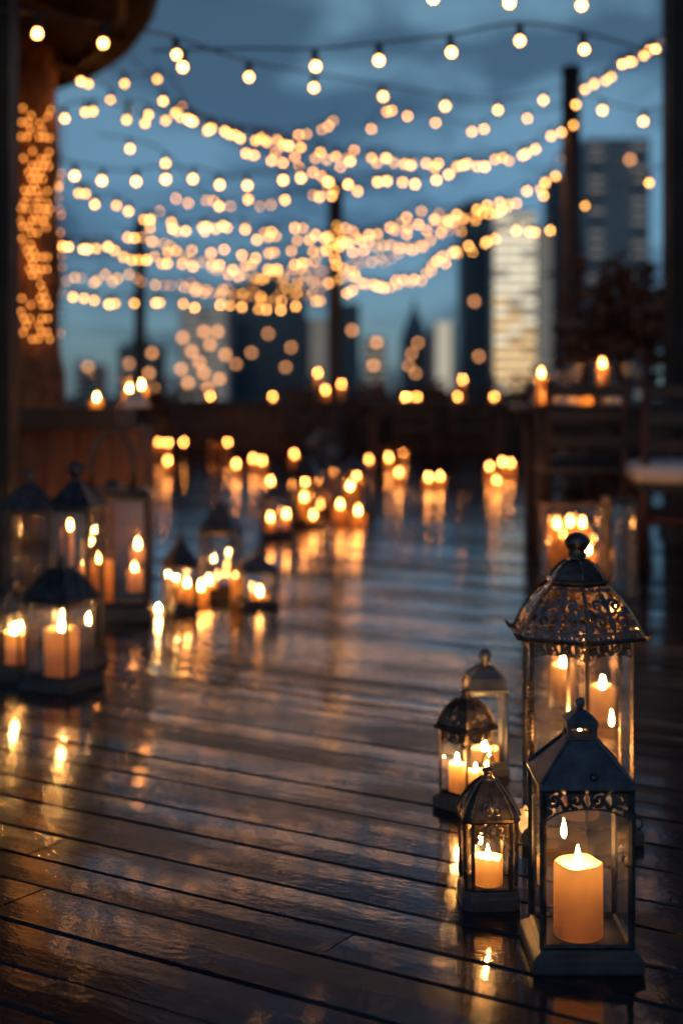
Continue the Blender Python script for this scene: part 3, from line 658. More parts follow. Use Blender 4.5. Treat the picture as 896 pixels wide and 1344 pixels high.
# ------------------------------------------------------------------ light strings
_bulb = {}
def bulb_mesh(r, mat):
    k = (round(r, 4), mat)
    if k not in _bulb:
        m = MB(); m.lathe([(0.012*r/0.024, 0), (0.45*r, -0.1*r), (0.86*r, -0.6*r), (r, -1.15*r), (0.86*r, -1.65*r), (0.5*r, -2.0*r), (0.06*r, -2.15*r)], 12)
        me = bpy.data.meshes.new('bulb'); me.from_pydata(m.v, [], m.f); me.materials.append(M[mat]); me.shade_smooth(); _bulb[k] = me
    return _bulb[k]
def socket_mesh():
    if 's' not in _bulb:
        m = MB(); m.lathe([(0.006, 0.0), (0.010, -0.006), (0.014, -0.012), (0.0155, -0.05), (0.013, -0.058)], 10)
        me = bpy.data.meshes.new('socket'); me.from_pydata(m.v, [], m.f); me.materials.append(M['cable']); me.shade_smooth(); _bulb['s'] = me
    return _bulb['s']
def catmull(P, q):
    n = len(P)-1; t = q*n; i = min(int(t), n-1); u = t-i
    p0, p1, p2, p3 = P[max(i-1, 0)], P[i], P[i+1], P[min(i+2, n)]
    return 0.5*((2*p1)+(p2-p0)*u+(2*p0-5*p1+4*p2-p3)*u*u+(3*p1-p0-3*p2+p3)*u**3)
def string(label, ctrl, n, mats=('bulb_bright',), r=0.013, drop=0.0, ends=(0, 0), jit=0.25, at=None, group='strings of warm bulbs over the terrace', cable=0.005):
    """ctrl: photo positions of the bulbs with their distance; the cable runs above them"""
    up = Vector((0, 0, 0.058+r+drop))
    P = [pw(*c)+up for c in ctrl]
    S = [catmull(P, i/200) for i in range(201)]
    if at is None:                                       # slack: the cable wavers a little between its bulbs
        kn = max(4, int(n*0.8)); wz = [random.uniform(-1, 1) for _ in range(kn+2)]; amp = 0.0038*S[100].y
        for i in range(201):
            q = i/200*kn; j = int(q); u = q-j; u = u*u*(3-2*u)
            S[i] = S[i] + Vector((0, 0, amp*(wz[j]*(1-u)+wz[j+1]*u)))
    t = thing('light_string', label, 'string lights', S[100], 0, group)
    O = S[100]
    line = [s-O for s in S]
    m = MB(); m.tube(line, cable, 5); m.build('cable', M['cable'], t)
    ac = np.concatenate([[0], np.cumsum([(S[i+1]-S[i]).length for i in range(200)])])
    for k in range(n):
        if at is None:
            a = (k+0.5+random.uniform(-jit, jit))/n*ac[-1]
            i = int(np.interp(a, ac, np.arange(201)))
        else:
            i = int(np.argmin([abs(CX+s.x/s.y*F-at[k]) for s in S]))
        p = line[i]
        s = link('socket', socket_mesh(), t, (p.x, p.y, p.z-drop))
        s.rotation_euler = (random.uniform(-0.12, 0.12), random.uniform(-0.12, 0.12), 0)
        if drop > 0.01:
            pass
        b = link('bulb', bulb_mesh(r*random.uniform(0.94, 1.06), random.choice(mats)), s, (0, 0, -0.056))
    return t
random.seed(21)
BR, MI, DI = ('bulb_bright',), ('bulb_bright', 'bulb_mid'), ('bulb_mid', 'bulb_dim')
string('near string from under the thatched roof sloping down to the thick right pole', [(-40,36,4.7),(52,45,5.0),(140,57,5.4),(229,72,5.9),(326,101,6.6),(413,115,7.4),(502,127,8.3),(583,139,9.3),(653,145,10.4),(742,124,11.5)], 9, BR, at=[52,140,229,326,413,502,583,653,712], r=0.0155)
string('near string with long sockets across the top centre', [(200,90,5.8),(326,87,5.8),(413,88,5.8),(496,80,5.8),(591,69,5.8),(681,54,5.8),(765,66,5.9),(880,98,6.0)], 6, BR, at=[241,413,496,591,681,765], r=0.0155, drop=0.0)
string('topmost string cut by the upper edge of the frame', [(380,14,5.0),(470,4,5.0),(565,-1,5.0),(667,3,5.0),(760,8,5.0),(880,22,5.0)], 3, BR, at=[565,667,760], r=0.0155)
string('short string from thick pole drooping to right post', [(745,120,11.4),(790,145,10.0),(845,160,8.9),(890,150,8.1)], 2, BR, at=[790,845], r=0.016)
string('bunched string climbing from thick pole to top of right post', [(752,168,11.3),(760,128,11.0),(784,114,10.4),(811,93,9.8),(835,84,9.2),(859,64,8.7),(886,44,8.1)], 15, MI, jit=0.45)
string('high drifting string from roof edge down past the left pole', [(100,103,8.4),(141,125,9.0),(202,152,9.6),(257,163,10.3),(328,180,11.0),(380,194,11.8)], 14, MI, jit=0.4)
string('steep string on the left from roof edge to the skyline pole', [(145,100,8.5),(186,112,9.2),(227,116,10),(263,170,11.2),(302,174,12),(352,178,13),(412,172,14.5),(444,158,16.8)], 12, MI, jit=0.4)
string('long sagging string from roof edge through centre up to thick pole', [(58,150,8.4),(117,148,8.6),(174,156,8.8),(235,156,9),(335,186,9.6),(424,201,10.2),(515,212,10.7),(611,214,11.1),(682,203,11.3),(722,180,11.5),(748,162,11.55)], 30, MI, jit=0.4)
string('second sagging string ending in the cluster on thick pole', [(360,206,14),(448,207,13.4),(536,209,12.8),(597,212,12.3),(665,214,11.9),(712,190,11.7),(750,172,11.6)], 15, MI, jit=0.45)
string('level string of well spaced big bulbs left of centre', [(72,228,7.6),(124,234,8.0),(203,241,8.4),(271,240,8.8),(338,242,9.2),(404,238,9.7),(473,247,10.2),(520,241,10.7),(577,236,11.2),(660,214,11.5)], 17, BR, r=0.015, jit=0.35)
string('string dropping steeply by the trunk column then running level', [(75,240,8.9),(93,256,9.2),(131,268,9.8),(183,287,10.6),(245,299,11.4),(300,303,12.2),(362,313,13),(445,317,14.6),(445,300,16.6)], 30, MI, jit=0.5)
string('string with bulbs far apart crossing the upper middle', [(130,184,9.4),(207,207,9.8),(272,262,10.2),(324,267,10.8),(388,261,11.3),(450,254,12),(515,240,12.4),(577,237,12.6)], 9, BR, jit=0.4)
string('dense golden string rising from centre to the cream lit tower', [(190,345,13.5),(260,328,13.4),(340,338,13.2),(420,330,12.9),(490,306,12.6),(550,292,12.3),(600,283,12),(655,268,11.8),(712,244,11.65),(745,200,11.6)], 30, MI, jit=0.35)
string('dense string sagging from the trunk column across the left pole', [(75,320,9.0),(128,323,10),(173,334,11),(233,346,12),(308,350,13),(370,352,13.8),(440,342,14.6),(520,312,15),(585,296,15.2),(640,272,15.4)], 34, MI, jit=0.35)
string('amber string low behind the others left of middle pole', [(85,366,15),(140,364,15.4),(215,372,15.8),(300,384,16.2),(367,384,16.6),(430,362,17)], 34, DI, jit=0.35)
string('amber string right of middle pole tangled with golden ones', [(330,372,17.8),(390,362,17.6),(440,352,17.2),(500,342,17),(560,322,16.8),(615,296,16.6)], 30, DI, jit=0.35)
string('lowest bright string along the bottom of the light canopy', [(72,391,9.2),(121,398,10),(169,403,10.8),(246,403,11.6),(312,401,12.4),(371,400,13.2),(424,390,13.8),(486,378,14.4),(540,373,15),(575,352,15.4),(612,332,15.8),(640,318,16)], 31, MI, jit=0.45)
string('string crossing in front of the middle pole at mid height', [(150,310,12.2),(230,300,12.6),(305,298,13),(380,302,13.3),(430,315,13.6),(487,305,13.9),(546,285,14.2),(597,278,14.5)], 24, MI, jit=0.35)
string('string curling down beside the cream lit tower to the pole', [(560,345,14.5),(612,318,13.8),(640,320,13.4),(672,300,12.9),(700,301,12.4),(725,300,12),(718,272,11.8),(713,243,11.65),(740,200,11.6)], 11, BR, jit=0.4)
string('sparse string climbing from the middle pole over to the thick pole', [(438,235,16.8),(470,195,15.5),(513,149,14.2),(559,157,13.2),(606,169,12.6),(660,160,12.1),(712,157,11.8),(748,150,11.6)], 11, BR, jit=0.4)
string('sparse string running diagonally down from roof edge to the middle pole', [(175,95,8.8),(230,152,9.6),(300,186,10.8),(352,214,12.2),(404,226,14),(441,250,16.7)], 12, BR, jit=0.4)
string('string of small bulbs sagging between left pole and middle pole at mid sky', [(183,300,17.6),(225,262,17.4),(262,268,17.2),(324,268,17),(388,262,16.8),(441,246,16.7)], 12, MI, jit=0.4)
string('golden string looping low from left pole to middle pole', [(183,312,17.6),(250,338,17.2),(320,360,17),(385,352,16.8),(440,318,16.7)], 24, MI, jit=0.35)
string('golden string hanging between middle pole and dark blue tower, upper one', [(441,300,16.7),(490,318,16),(540,322,15.4),(590,300,14.8),(636,284,14.2),(680,262,13.2)], 24, MI, jit=0.35)
string('golden string hanging between middle pole and dark blue tower, lower one', [(441,345,16.6),(480,368,16),(525,370,15.5),(565,352,15),(600,330,14.6)], 18, MI, jit=0.35)
string('amber string sagging under the golden ones at centre', [(240,372,17.2),(300,392,16.8),(360,395,16.4),(420,380,16),(470,350,15.6)], 24, ('bulb_mid', 'bulb_dim', 'bulb_bright'), jit=0.35)
string('loose string between right post and thick pole, mostly dark', [(768,270,11.4),(800,262,10.4),(850,240,9.0),(884,225,8.1)], 2, ('bulb_mid',), at=[768,850])

# ------------------------------------------------------------------ hero lanterns (right foreground)
def at_floor(px, d): return (fx(px, d), d, 0.0)
GL = 'lanterns in the right foreground'
# front square lantern
d = 2.065; Xc = fx(773, 1.985)
lf = lantern('largest front lantern, square blue grey metal with truncated pyramid roof', (Xc, d, 0), 0, square(0.063), 0.030, 0.256,
             [(1.03, 0.256), (0.34, 0.314)], 'steel', 1.24, 0.0048, (0.050, 0.030), None, cell=0.0008, group=GL, overhang=1.05, framemat='iron')
m = MB(); q = square(0.063)
m.loft(q, [(0.34, 0.314), (0.355, 0.316), (0.355, 0.319), (0.29, 0.320)])
for x, y in square(0.0185): m.box(x-0.0028, x+0.0028, y-0.0028, y+0.0028, 0.319, 0.332)
m.loft(q, [(0.36, 0.332), (0.36, 0.341), (0.34, 0.343), (0.11, 0.354), (0.07, 0.355)]); m.build('chimney_vent', M['steel'], lf)
m = MB(); m.lathe([(0.0045, 0.354), (0.004, 0.358), (0.0065, 0.362), (0.007, 0.367), (0.004, 0.371), (0.001, 0.372)], 12); m.build('finial', M['steel'], lf, True)
m = MB(); m.lathe([(0.006, 0), (0.0065, 0.004), (0.004, 0.008), (0.001, 0.009)], 10); o = m.build('roof_knob', M['iron'], lf, True, (0.010, -0.0555, 0.2690)); o.rotation_euler = (R(48), 0, 0)
m = MB(); m.box(0.0, 0.004, -0.012, 0.012, 0, 0.03); m.tube([(0.004, 0, 0.02), (0.014, 0, 0.018), (0.016, 0, 0.008), (0.010, 0, 0.002)], 0.0018, 6); m.build('door_latch', M['iron'], lf, loc=(0.0665, -0.04, 0.19))
m = MB(); m.tube([(0.0, -0.002, 0.0), (-0.008, -0.004, 0.002), (-0.012, -0.004, 0.010), (-0.008, -0.004, 0.016)], 0.0018, 6); m.build('inner_hook', M['iron'], lf, loc=(0.0600, -0.062, 0.148))
candle('wide pillar candle inside the front square lantern', (Xc-0.003, d-0.004, 0.030), 0.0355, 0.106, 1.15, 'candles in the foreground lanterns')

# tall hexagonal filigree lantern
def filigree(rf, poly, roof):
    n = len(poly)
    zs = [z for k, z in roof]; ks = [k for k, z in roof]
    e = math.hypot(poly[1][0]-poly[0][0], poly[1][1]-poly[0][1])
    H = sum(math.hypot(roof[i+1][1]-roof[i][1], (roof[i+1][0]-roof[i][0])*0.1) for i in range(len(roof)-1))
    nx, ny = 130, 120
    U, V = np.meshgrid((np.arange(nx)+.5)/nx, (np.arange(ny)+.5)/ny)
    kk = np.interp(V*(zs[-1]-zs[0])+zs[0], zs, ks)
    W = e*kk; S = (U-0.5)*W; T = V*H; hw = W/2
    metal = (hw-np.abs(S) < 0.0035) | (T < 0.0035) | (T > H-0.004)
    D = np.full(S.shape, 1e9); A = np.abs(S)
    # bottom border of small rings
    metal |= (np.abs(T-0.020) < 0.0016)
    ph = (S/0.0115) % 1.0-0.5; rr = np.hypot(ph*0.0115, T-0.0115)
    metal |= ((np.abs(rr-0.0048) < 0.0013) | (np.abs(ph) > 0.42) ) & (T < 0.020)
    # mirrored scrolls
    for pts in (spiral(0.024, 0.044, 0.0185, R(-110), 1.35, 1), spiral(0.019, 0.078, 0.0125, R(170), 1.3, -1), spiral(0.050, 0.036, 0.010, R(40), 1.2, -1), spiral(0.040, 0.066, 0.0085, R(10), 1.1, -1),
                [(0.0, 0.021), (0.004, 0.040), (0.0, 0.060), (0.004, 0.082), (0.0, 0.105)], [(0.0, 0.060), (0.022, 0.0635), (0.036, 0.055)]):
        D = np.minimum(D, dist_poly(A, T, pts))
    metal |= D < 0.0030
    metal |= np.hypot(A*1.5, (T-0.097)) < 0.0085
    metal |= (np.abs(T-(H-0.012)) < 0.0022) | (T > H-0.006)
    for i in range(n):
        p = np.array(poly[i]); q = np.array(poly[(i+1) % n])
        mid = (p+q)/2; nn = mid/np.linalg.norm(mid)
        def mp_(u, v):
            z = v*(zs[-1]-zs[0])+zs[0]; k = np.interp(z, zs, ks)
            xy = (p[None]*(1-u[:,None])+q[None]*u[:,None])*k[:,None]
            N = np.column_stack([np.tile(nn, (len(u),1))*0.75, np.full(len(u), 0.66)]); return np.column_stack([xy, z]), N
        me = sheet(mp_, metal, 0.0016); me.materials.append(M['silver']); link('filigree_panel', me, rf)
d = 2.62; Xc = fx(757, d)
roofp = [(1.20, 0.371), (1.14, 0.385), (1.05, 0.404), (0.92, 0.425), (0.75, 0.446), (0.56, 0.463), (0.48, 0.467)]
HX = ngon(6, 0.106, R(30))
HX = ngon(6, 0.106, R(-90))
lt = lantern('tallest lantern, hexagonal with openwork filigree roof and ball finial', (Xc, d, 0), 0, HX, 0.035, 0.370, roofp, 'bronze', 1.2, 0.0042, (0.036, 0.026), None, group=GL, cell=0.0010, openroof=filigree, overhang=1.02)
m = MB(); m.loft(HX, [(0.56, 0.466), (0.575, 0.468), (0.575, 0.472), (0.50, 0.474), (0.44, 0.484), (0.33, 0.497), (0.21, 0.506), (0.15, 0.509), (0.14, 0.514)])
for (x, y) in HX: m.tube([(x*0.50, y*0.50, 0.474), (x*0.44, y*0.44, 0.485), (x*0.33, y*0.33, 0.498), (x*0.2, y*0.2, 0.507)], 0.0024, 6)
m.build('cupola', M['bronze'], lt)
m = MB(); prof = [(0.013, 0.512), (0.017, 0.515), (0.0165, 0.519), (0.0135, 0.522), (0.017, 0.527), (0.0215, 0.534), (0.0225, 0.540), (0.0205, 0.547), (0.015, 0.553), (0.007, 0.557), (0.001, 0.558)]
rs = []
for pr, pz in prof:
    rs.append([(pr*(1+0.07*math.sin(7*2*math.pi*i/28+pz*260))*math.cos(2*math.pi*i/28), pr*(1+0.07*math.sin(7*2*math.pi*i/28+pz*260))*math.sin(2*math.pi*i/28), pz) for i in range(28)])
m.rings(rs); m.build('finial', M['iron'], lt, True)
# beaded hinge strip on the left rear post
m = MB()
for i in range(16): m.lathe([(0.003, 0.17+i*0.008), (0.0055, 0.172+i*0.008), (0.0055, 0.1755+i*0.008), (0.003, 0.1775+i*0.008)], 8, HX[5][0]*1.03, HX[5][1]*1.03)
m.build('beaded_hinge', M['bronze'], lt)
candle('added pillar candle hidden low inside the tallest lantern', (Xc+0.004, d, 0.035), 0.036, 0.138, 1.2, 'candles in the foreground lanterns')  # unseen candle, added to light the filigree roof from inside

# small lantern, chamfered square, domed roof
d = 2.275; Xc = fx(640, d)
lb = lantern('small lantern nearest the centre, cut corners and ring on domed roof', (Xc, d, 0), R(3), chamfer(0.041, 0.011), 0.030, 0.140,
        [(1.06, 0.140), (1.10, 0.146), (0.97, 0.158), (0.72, 0.176), (0.45, 0.189), (0.27, 0.196), (0.25, 0.198)], 'bronze', 1.12, 0.0034, (0.042, 0.026), 'ring', 0.78, GL, 0.0007, 1.05)
candle('cream candle inside the small cut cornered lantern nearest the centre', (Xc, d, 0.030), 0.0235, 0.044, 0.95, 'candles in the foreground lanterns')
# small square lantern turned corner-on
d = 2.80; Xc = fx(611, d)
la = lantern('small corner-on square lantern with domed roof and wire ring', (Xc, d, 0), R(42), square(0.036), 0.028, 0.156,
        [(1.10, 0.156), (1.10, 0.162), (1.0, 0.176), (0.78, 0.195), (0.45, 0.209), (0.26, 0.214)], 'bronze', 1.28, 0.0034, (0.040, 0.025), 'ring', 0.80, GL, 0.0009, 1.12)
candle('slim candle on the left inside the small corner-on lantern', (Xc-0.017, d-0.002, 0.028), 0.0165, 0.058, 1.0, 'candles in the foreground lanterns')
candle('stubby candle on the right inside the small corner-on lantern', (Xc+0.020, d+0.006, 0.028), 0.0165, 0.042, 0.8, 'candles in the foreground lanterns')
def roof_scrolls(t, poly, roof, mat='bronze', r=0.0011):
    '''raised wire scrolls soldered on each larger face of a small domed roof'''
    zs = [z for k, z in roof]; ks = [k for k, z in roof]; n = len(poly)
    for i in range(n):
        p = np.array(poly[i]); q = np.array(poly[(i+1) % n]); e = np.linalg.norm(q-p)
        if e < 0.02: continue
        mid = (p+q)/2; nn = mid/np.linalg.norm(mid)
        def on(u, v):
            z = zs[0]+(zs[-1]-zs[0])*v; k = np.interp(z, zs, ks); xy = (p*(1-u)+q*u)*k+nn*0.0012
            return (xy[0], xy[1], z+0.0008)
        m = MB()
        path = [(0.5, 0.05)] + [(0.5+0.5*(a-0.0), b) for a, b in spiral(-0.30, 0.30, 0.24, R(-70), 1.2, -1, 18)]
        m.tube([on(*c) for c in path], r, 5)
        path = [(0.5, 0.05)] + [(0.5+0.5*(a-0.0), b) for a, b in spiral(0.30, 0.30, 0.24, R(250), 1.2, 1, 18)]
        m.tube([on(*c) for c in path], r, 5)
        m.tube([on(0.5, 0.05), on(0.44, 0.5), on(0.5, 0.85), on(0.56, 0.5), on(0.5, 0.05)], r, 5)
        m.build('roof_scroll', M[mat], t, True)
roof_scrolls(la, square(0.036), [(1.10, 0.164), (1.0, 0.176), (0.78, 0.195), (0.45, 0.209)], 'silver')
roof_scrolls(lb, chamfer(0.041, 0.011), [(1.10, 0.148), (0.97, 0.158), (0.72, 0.176), (0.45, 0.189)], 'silver')
# plain lantern behind it
d = 3.06; Xc = fx(636, d)
lantern('plain grey square lantern standing behind the small corner-on one', (Xc, d, 0), R(2), square(0.041), 0.024, 0.178,
        [(1.04, 0.178), (0.86, 0.205), (0.36, 0.224), (0.2, 0.228)], 'steel', 1.15, 0.0036, None, 'knob', 1.7, GL)
candle('broad low candle inside the plain grey lantern', (Xc-0.002, d-0.01, 0.024), 0.031, 0.030, 1.0, 'candles in the foreground lanterns')

# candles and glassware behind the tall lantern
def hurricane(label, px, d, r, h, group='open glass hurricanes'):
    t = thing('glass_hurricane', label, 'glass holder', at_floor(px, d), 0, group)
    m = MB(); m.lathe([(r*0.9, 0.0), (r, 0.004), (r, h)], 24, cap0=False, cap1=False); m.build('cylinder', M['glass'], t, True)
    m = MB(); m.lathe([(r*1.1, 0), (r*1.1, 0.012), (r*1.02, 0.014)], 24); m.build('foot', M['base'], t)
    return t
GC = 'candles on the deck behind the tallest lantern'
candle('pillar candle on the deck seen through the tallest lantern, left one', at_floor(738, 3.72), 0.030, 0.105, 1.1, GC)
candle('pillar candle on the deck seen through the tallest lantern, right one', at_floor(790, 3.55), 0.032, 0.085, 1.1, GC)
candle('short candle on deck just right of the tallest lantern', at_floor(806, 5.0), 0.028, 0.055, 1.3, GC)

# lantern cluster at right middle distance
GR = 'lanterns in the right middle distance'
def simple_lantern(label, px, d, half, h_e, h_t, rz=0.0, group=GR, metal='iron', finial='knob', fs=1.6, nside=4, base=1.18, post=0.010, fret=None, curve=False, zb=0.03):
    poly = square(half) if nside == 4 else ngon(nside, half, R(-90))
    rp_ = [(1.05, h_e), (0.62, h_e+(h_t-h_e)*0.55), (0.18, h_t)] if not curve else [(1.05, h_e), (1.04, h_e+(h_t-h_e)*0.15), (0.9, h_e+(h_t-h_e)*0.45), (0.55, h_e+(h_t-h_e)*0.8), (0.2, h_t)]
    return lantern(label, at_floor(px, d), rz, poly, zb, h_e, rp_, metal, base, post, fret, finial, fs, group, cell=0.002)
d = 6.15
t = thing('glass_box_lantern', 'wide open glass box lantern glowing with candles behind the ball finial', 'lantern', at_floor(752, d), 0, GR)
m = MB(); m.box(-0.135, 0.135, -0.09, 0.09, 0, 0.02, 0.003); m.build('base', M['base'], t)
m = MB()
for sx in (-1, 1):
    for sy in (-1, 1): m.box(sx*0.125-0.004, sx*0.125+0.004, sy*0.08-0.004, sy*0.08+0.004, 0.02, 0.33)
    m.box(sx*0.125-0.004, sx*0.125+0.004, -0.076, 0.076, 0.322, 0.33); m.box(-0.121, 0.121, sx*0.08-0.004, sx*0.08+0.004, 0.322, 0.33)
m.build('frame', M['bronze'], t)
for sx in (-1, 1):
    g = MB(); g.add([(-0.125, sx*0.08, 0.02), (0.125, sx*0.08, 0.02), (0.125, sx*0.08, 0.322), (-0.125, sx*0.08, 0.322)], [(0,1,2,3)]); g.build('glass_pane', M['glass'], t)
    g = MB(); g.add([(sx*0.125, -0.08, 0.02), (sx*0.125, 0.08, 0.02), (sx*0.125, 0.08, 0.322), (sx*0.125, -0.08, 0.322)], [(0,1,2,3)]); g.build('glass_pane', M['glass'], t)
GB = 'candles glowing in and around the glass box lantern'
for lab, px, dd, hh, rr in (('tall candle in the glass box lantern, left one', 731, 6.15, 0.215, 0.036), ('tall candle in the glass box lantern, middle one', 748, 6.19, 0.22, 0.034), ('tall candle in the glass box lantern, right one', 764, 6.14, 0.22, 0.034)):
    candle(lab, (fx(px, dd), dd, 0.02), rr, hh, 1.7, GB)
candle('candle in front of glass box lantern, upper of the two by the ball finial', at_floor(771, 5.75), 0.034, 0.17, 1.6, GB)
candle('candle in front of glass box lantern, lower of the two by the ball finial', at_floor(769, 5.55), 0.034, 0.12, 1.6, GB)
simple_lantern('tall narrow dark lantern right of the tallest lantern roof', 813, 5.35, 0.05, 0.41, 0.42, finial='knob', fs=0.8, metal='bronze', group=GR)
hurricane('tall clear glass hurricane behind the tallest lantern roof', 797, 5.9, 0.045, 0.34)
candle('candle low inside the tall clear glass hurricane', (fx(797, 5.9), 5.9, 0.014), 0.026, 0.15, 1.3, GB)

# ------------------------------------------------------------------ left foreground group
G2 = 'lanterns in the left cluster'; G2C = 'candles in the left cluster'
d = 3.93
lantern('square lantern with lit wide candle at front of left cluster', at_floor(80, d), R(-24), square(0.068), 0.034, 0.245, [(1.08, 0.245), (0.84, 0.282), (0.50, 0.318), (0.30, 0.332)], 'iron', 1.2, 0.005, (0.03, 0.02), 'knob', 1.5, G2, 0.0015, 1.1)
candle('wide candle in square lantern at front of left cluster', (fx(81, d), d, 0.034), 0.047, 0.130, 1.25, G2C)
d = 4.05
lantern('small narrow hexagonal lantern at extreme left of the cluster', at_floor(19, d), 0, ngon(6, 0.044, R(-60)), 0.04, 0.198, [(1.05, 0.198), (0.95, 0.215), (0.6, 0.238), (0.22, 0.252)], 'iron', 1.1, 0.0045, (0.026, 0.018), 'ball', 0.75, G2, 0.0015, 1.06)
candle('candle in small hexagonal lantern at extreme left', (fx(19, d), d, 0.04), 0.030, 0.092, 1.15, G2C)
d = 4.25
lantern('tall dark lantern with ball finial behind the front square one', at_floor(101, d), R(-12), square(0.058), 0.03, 0.475, [(1.25, 0.475), (0.9, 0.50), (0.45, 0.535), (0.28, 0.548)], 'iron', 1.25, 0.008, (0.022, 0.02), 'ball', 1.4, G2, 0.002, 1.05)
d = 4.75
lantern('tall unlit lantern with slanted roof at far left of the cluster', at_floor(40, d), R(20), square(0.075), 0.03, 0.42, [(1.12, 0.42), (0.66, 0.475), (0.25, 0.51)], 'iron', 1.2, 0.007, None, 'knob', 2.4, G2)
d = 5.18
lantern('big lantern with arched carrying handle at back of left cluster', at_floor(148, d), R(8), square(0.125), 0.05, 0.445, [(1.1, 0.445), (1.0, 0.462), (0.35, 0.475)], 'iron', 1.12, 0.011, None, 'bail', 1.0, G2)
candle('tall candle in big handled lantern, right one', (fx(131, d-0.03), d-0.03, 0.05), 0.050, 0.155, 1.5, G2C)
candle('smaller candle in big handled lantern behind post, left one', (fx(114, d+0.02), d+0.02, 0.05), 0.034, 0.140, 1.2, G2C)
candle('tall pillar candle behind the tall dark lantern', at_floor(105, 5.6), 0.036, 0.235, 1.4, G2C)
candle('candle right behind the big handled lantern, upper flame', at_floor(181, 6.0), 0.03, 0.165, 1.6, G2C)
candle('candle right behind the big handled lantern, lower flame', at_floor(177, 5.75), 0.028, 0.10, 1.3, G2C)
candle('deck reflection beside small spired lantern, stood in by a tiny candle', at_floor(208, 5.22), 0.02, 0.018, 0.9, G2C)  # a small reflection, stood in by an added lit candle

# small pair in the left middle
G3 = 'lanterns in the left middle distance'; G3C = 'candles of the left middle lanterns'
d = 5.30
lantern('small spired lantern with amber panes left of pyramid roofed one', at_floor(237, d), R(28), square(0.046), 0.025, 0.172, [(1.1, 0.172), (0.7, 0.215), (0.3, 0.245), (0.15, 0.255)], 'iron', 1.2, 0.008, (0.02, 0.016), 'spire', 1.15, G3, 0.002)
candle('candle inside small spired lantern, right pane', (fx(246, d-0.02), d-0.02, 0.025), 0.022, 0.075, 1.3, G3C)
candle('tall burning candle inside small spired lantern, left pane', (fx(230, d), d, 0.025), 0.022, 0.098, 1.0, G3C)  # drawn with a flame like its neighbour
d = 5.62
lantern('taller unlit lantern with steep black pyramid roof', at_floor(290, d), R(-10), square(0.062), 0.03, 0.268, [(1.12, 0.268), (0.5, 0.345), (0.12, 0.385)], 'iron', 1.2, 0.010, None, 'knob', 0.8, G3)
candle('candle beside left foot of the pyramid roofed lantern, left one', at_floor(264, 5.5), 0.028, 0.058, 1.5, G3C)
candle('candle beside left foot of the pyramid roofed lantern, right one', at_floor(274, 5.62), 0.03, 0.066, 1.4, G3C)
d = 5.45
lantern('squat grey roofed lantern right of the pyramid roofed one', at_floor(337, d), R(15), square(0.064), 0.018, 0.135, [(1.08, 0.135), (0.55, 0.172), (0.2, 0.19)], 'steel', 1.15, 0.008, None, 'knob', 1.4, G3)
candle('candle against the left side of the squat grey roofed lantern', at_floor(310, 5.5), 0.022, 0.105, 1.3, G3C)
candle('low candle inside the squat grey roofed lantern', (fx(341, d), d, 0.018), 0.034, 0.024, 1.5, G3C)

# ------------------------------------------------------------------ centre cluster of lanterns
G4 = 'lanterns in the centre cluster'; G4C = 'candles in the centre cluster'
simple_lantern('grey roofed lantern at front left of the centre cluster', 362, 8.0, 0.075, 0.235, 0.29, R(12), G4, 'steel')
candle('candle in front left lantern of the centre cluster, left flame', (fx(355, 7.95), 7.95, 0.03), 0.036, 0.075, 1.9, G4C)
candle('candle in front left lantern of the centre cluster, right flame', (fx(376, 8.0), 8.0, 0.03), 0.03, 0.09, 1.7, G4C)
simple_lantern('dark roofed lantern with two bright candles in centre cluster', 402, 8.7, 0.085, 0.30, 0.42, R(-15), G4)
candle('upper flame candle in the dark roofed centre lantern', (fx(399, 8.72), 8.72, 0.03), 0.034, 0.13, 2.0, G4C)
candle('broad candle in the dark roofed centre lantern', (fx(411, 8.62), 8.62, 0.03), 0.042, 0.03, 2.0, G4C)
simple_lantern('tall dark lantern rising behind the centre cluster', 424, 9.6, 0.085, 0.47, 0.57, R(20), G4, 'bronze')
candle('candle inside the tall dark lantern behind the centre cluster', (fx(424, 9.6), 9.6, 0.03), 0.04, 0.09, 1.8, G4C)
simple_lantern('blue grey roofed lantern at right of the centre cluster', 466, 9.3, 0.10, 0.30, 0.385, R(8), G4, 'steel')
candle('candle up in blue grey roofed lantern, upper flame', (fx(468, 9.35), 9.35, 0.03), 0.034, 0.23, 1.7, G4C)
candle('candle in blue grey roofed lantern, lower flame', (fx(459, 9.25), 9.25, 0.03), 0.032, 0.165, 1.5, G4C)
candle('bright candle on deck at front right of centre cluster, left one', at_floor(446, 8.9), 0.045, 0.10, 2.3, G4C)
candle('bright candle on deck at front right of centre cluster, right one', at_floor(470, 8.75), 0.045, 0.075, 2.3, G4C)
candle('candle behind grey roofed lantern at left of the centre cluster', at_floor(355, 9.9), 0.04, 0.185, 1.9, G4C)
candle('candle behind dark roofed centre lantern, amber flame', at_floor(400, 10.1), 0.04, 0.17, 1.9, G4C)

# ------------------------------------------------------------------ far floor candles and table candles
G5 = 'candles on the deck in the far distance'
def far_candle(label, px, py, hf=0.12, s=2.4, r=0.042, grp=G5):
    d = fd(py, hf)
    candle(label, at_floor(px, d), r, hf-0.02, s, grp)
for i, (nm, px) in enumerate((('leftmost', 209), ('second from left', 221), ('third from left', 241), ('third from right', 279), ('second from right', 289), ('rightmost', 299))):
    far_candle('candle in row of six before the far parapet, %s' % nm, px, 580, 0.215, 2.9 if i in (2, 3) else 2.4)
far_candle('lone bright candle below the left end of row of six', 220, 604, 0.13, 2.7)
far_candle('bright candle below the right end of row of six', 310, 608, 0.12, 2.8)
far_candle('left of two touching candles between row of six and centre cluster', 332, 601, 0.13, 2.5)
far_candle('right of two touching candles between row of six and centre cluster', 344, 604, 0.13, 2.5)
far_candle('single candle behind the centre cluster towards the left', 386, 595, 0.13, 2.5)
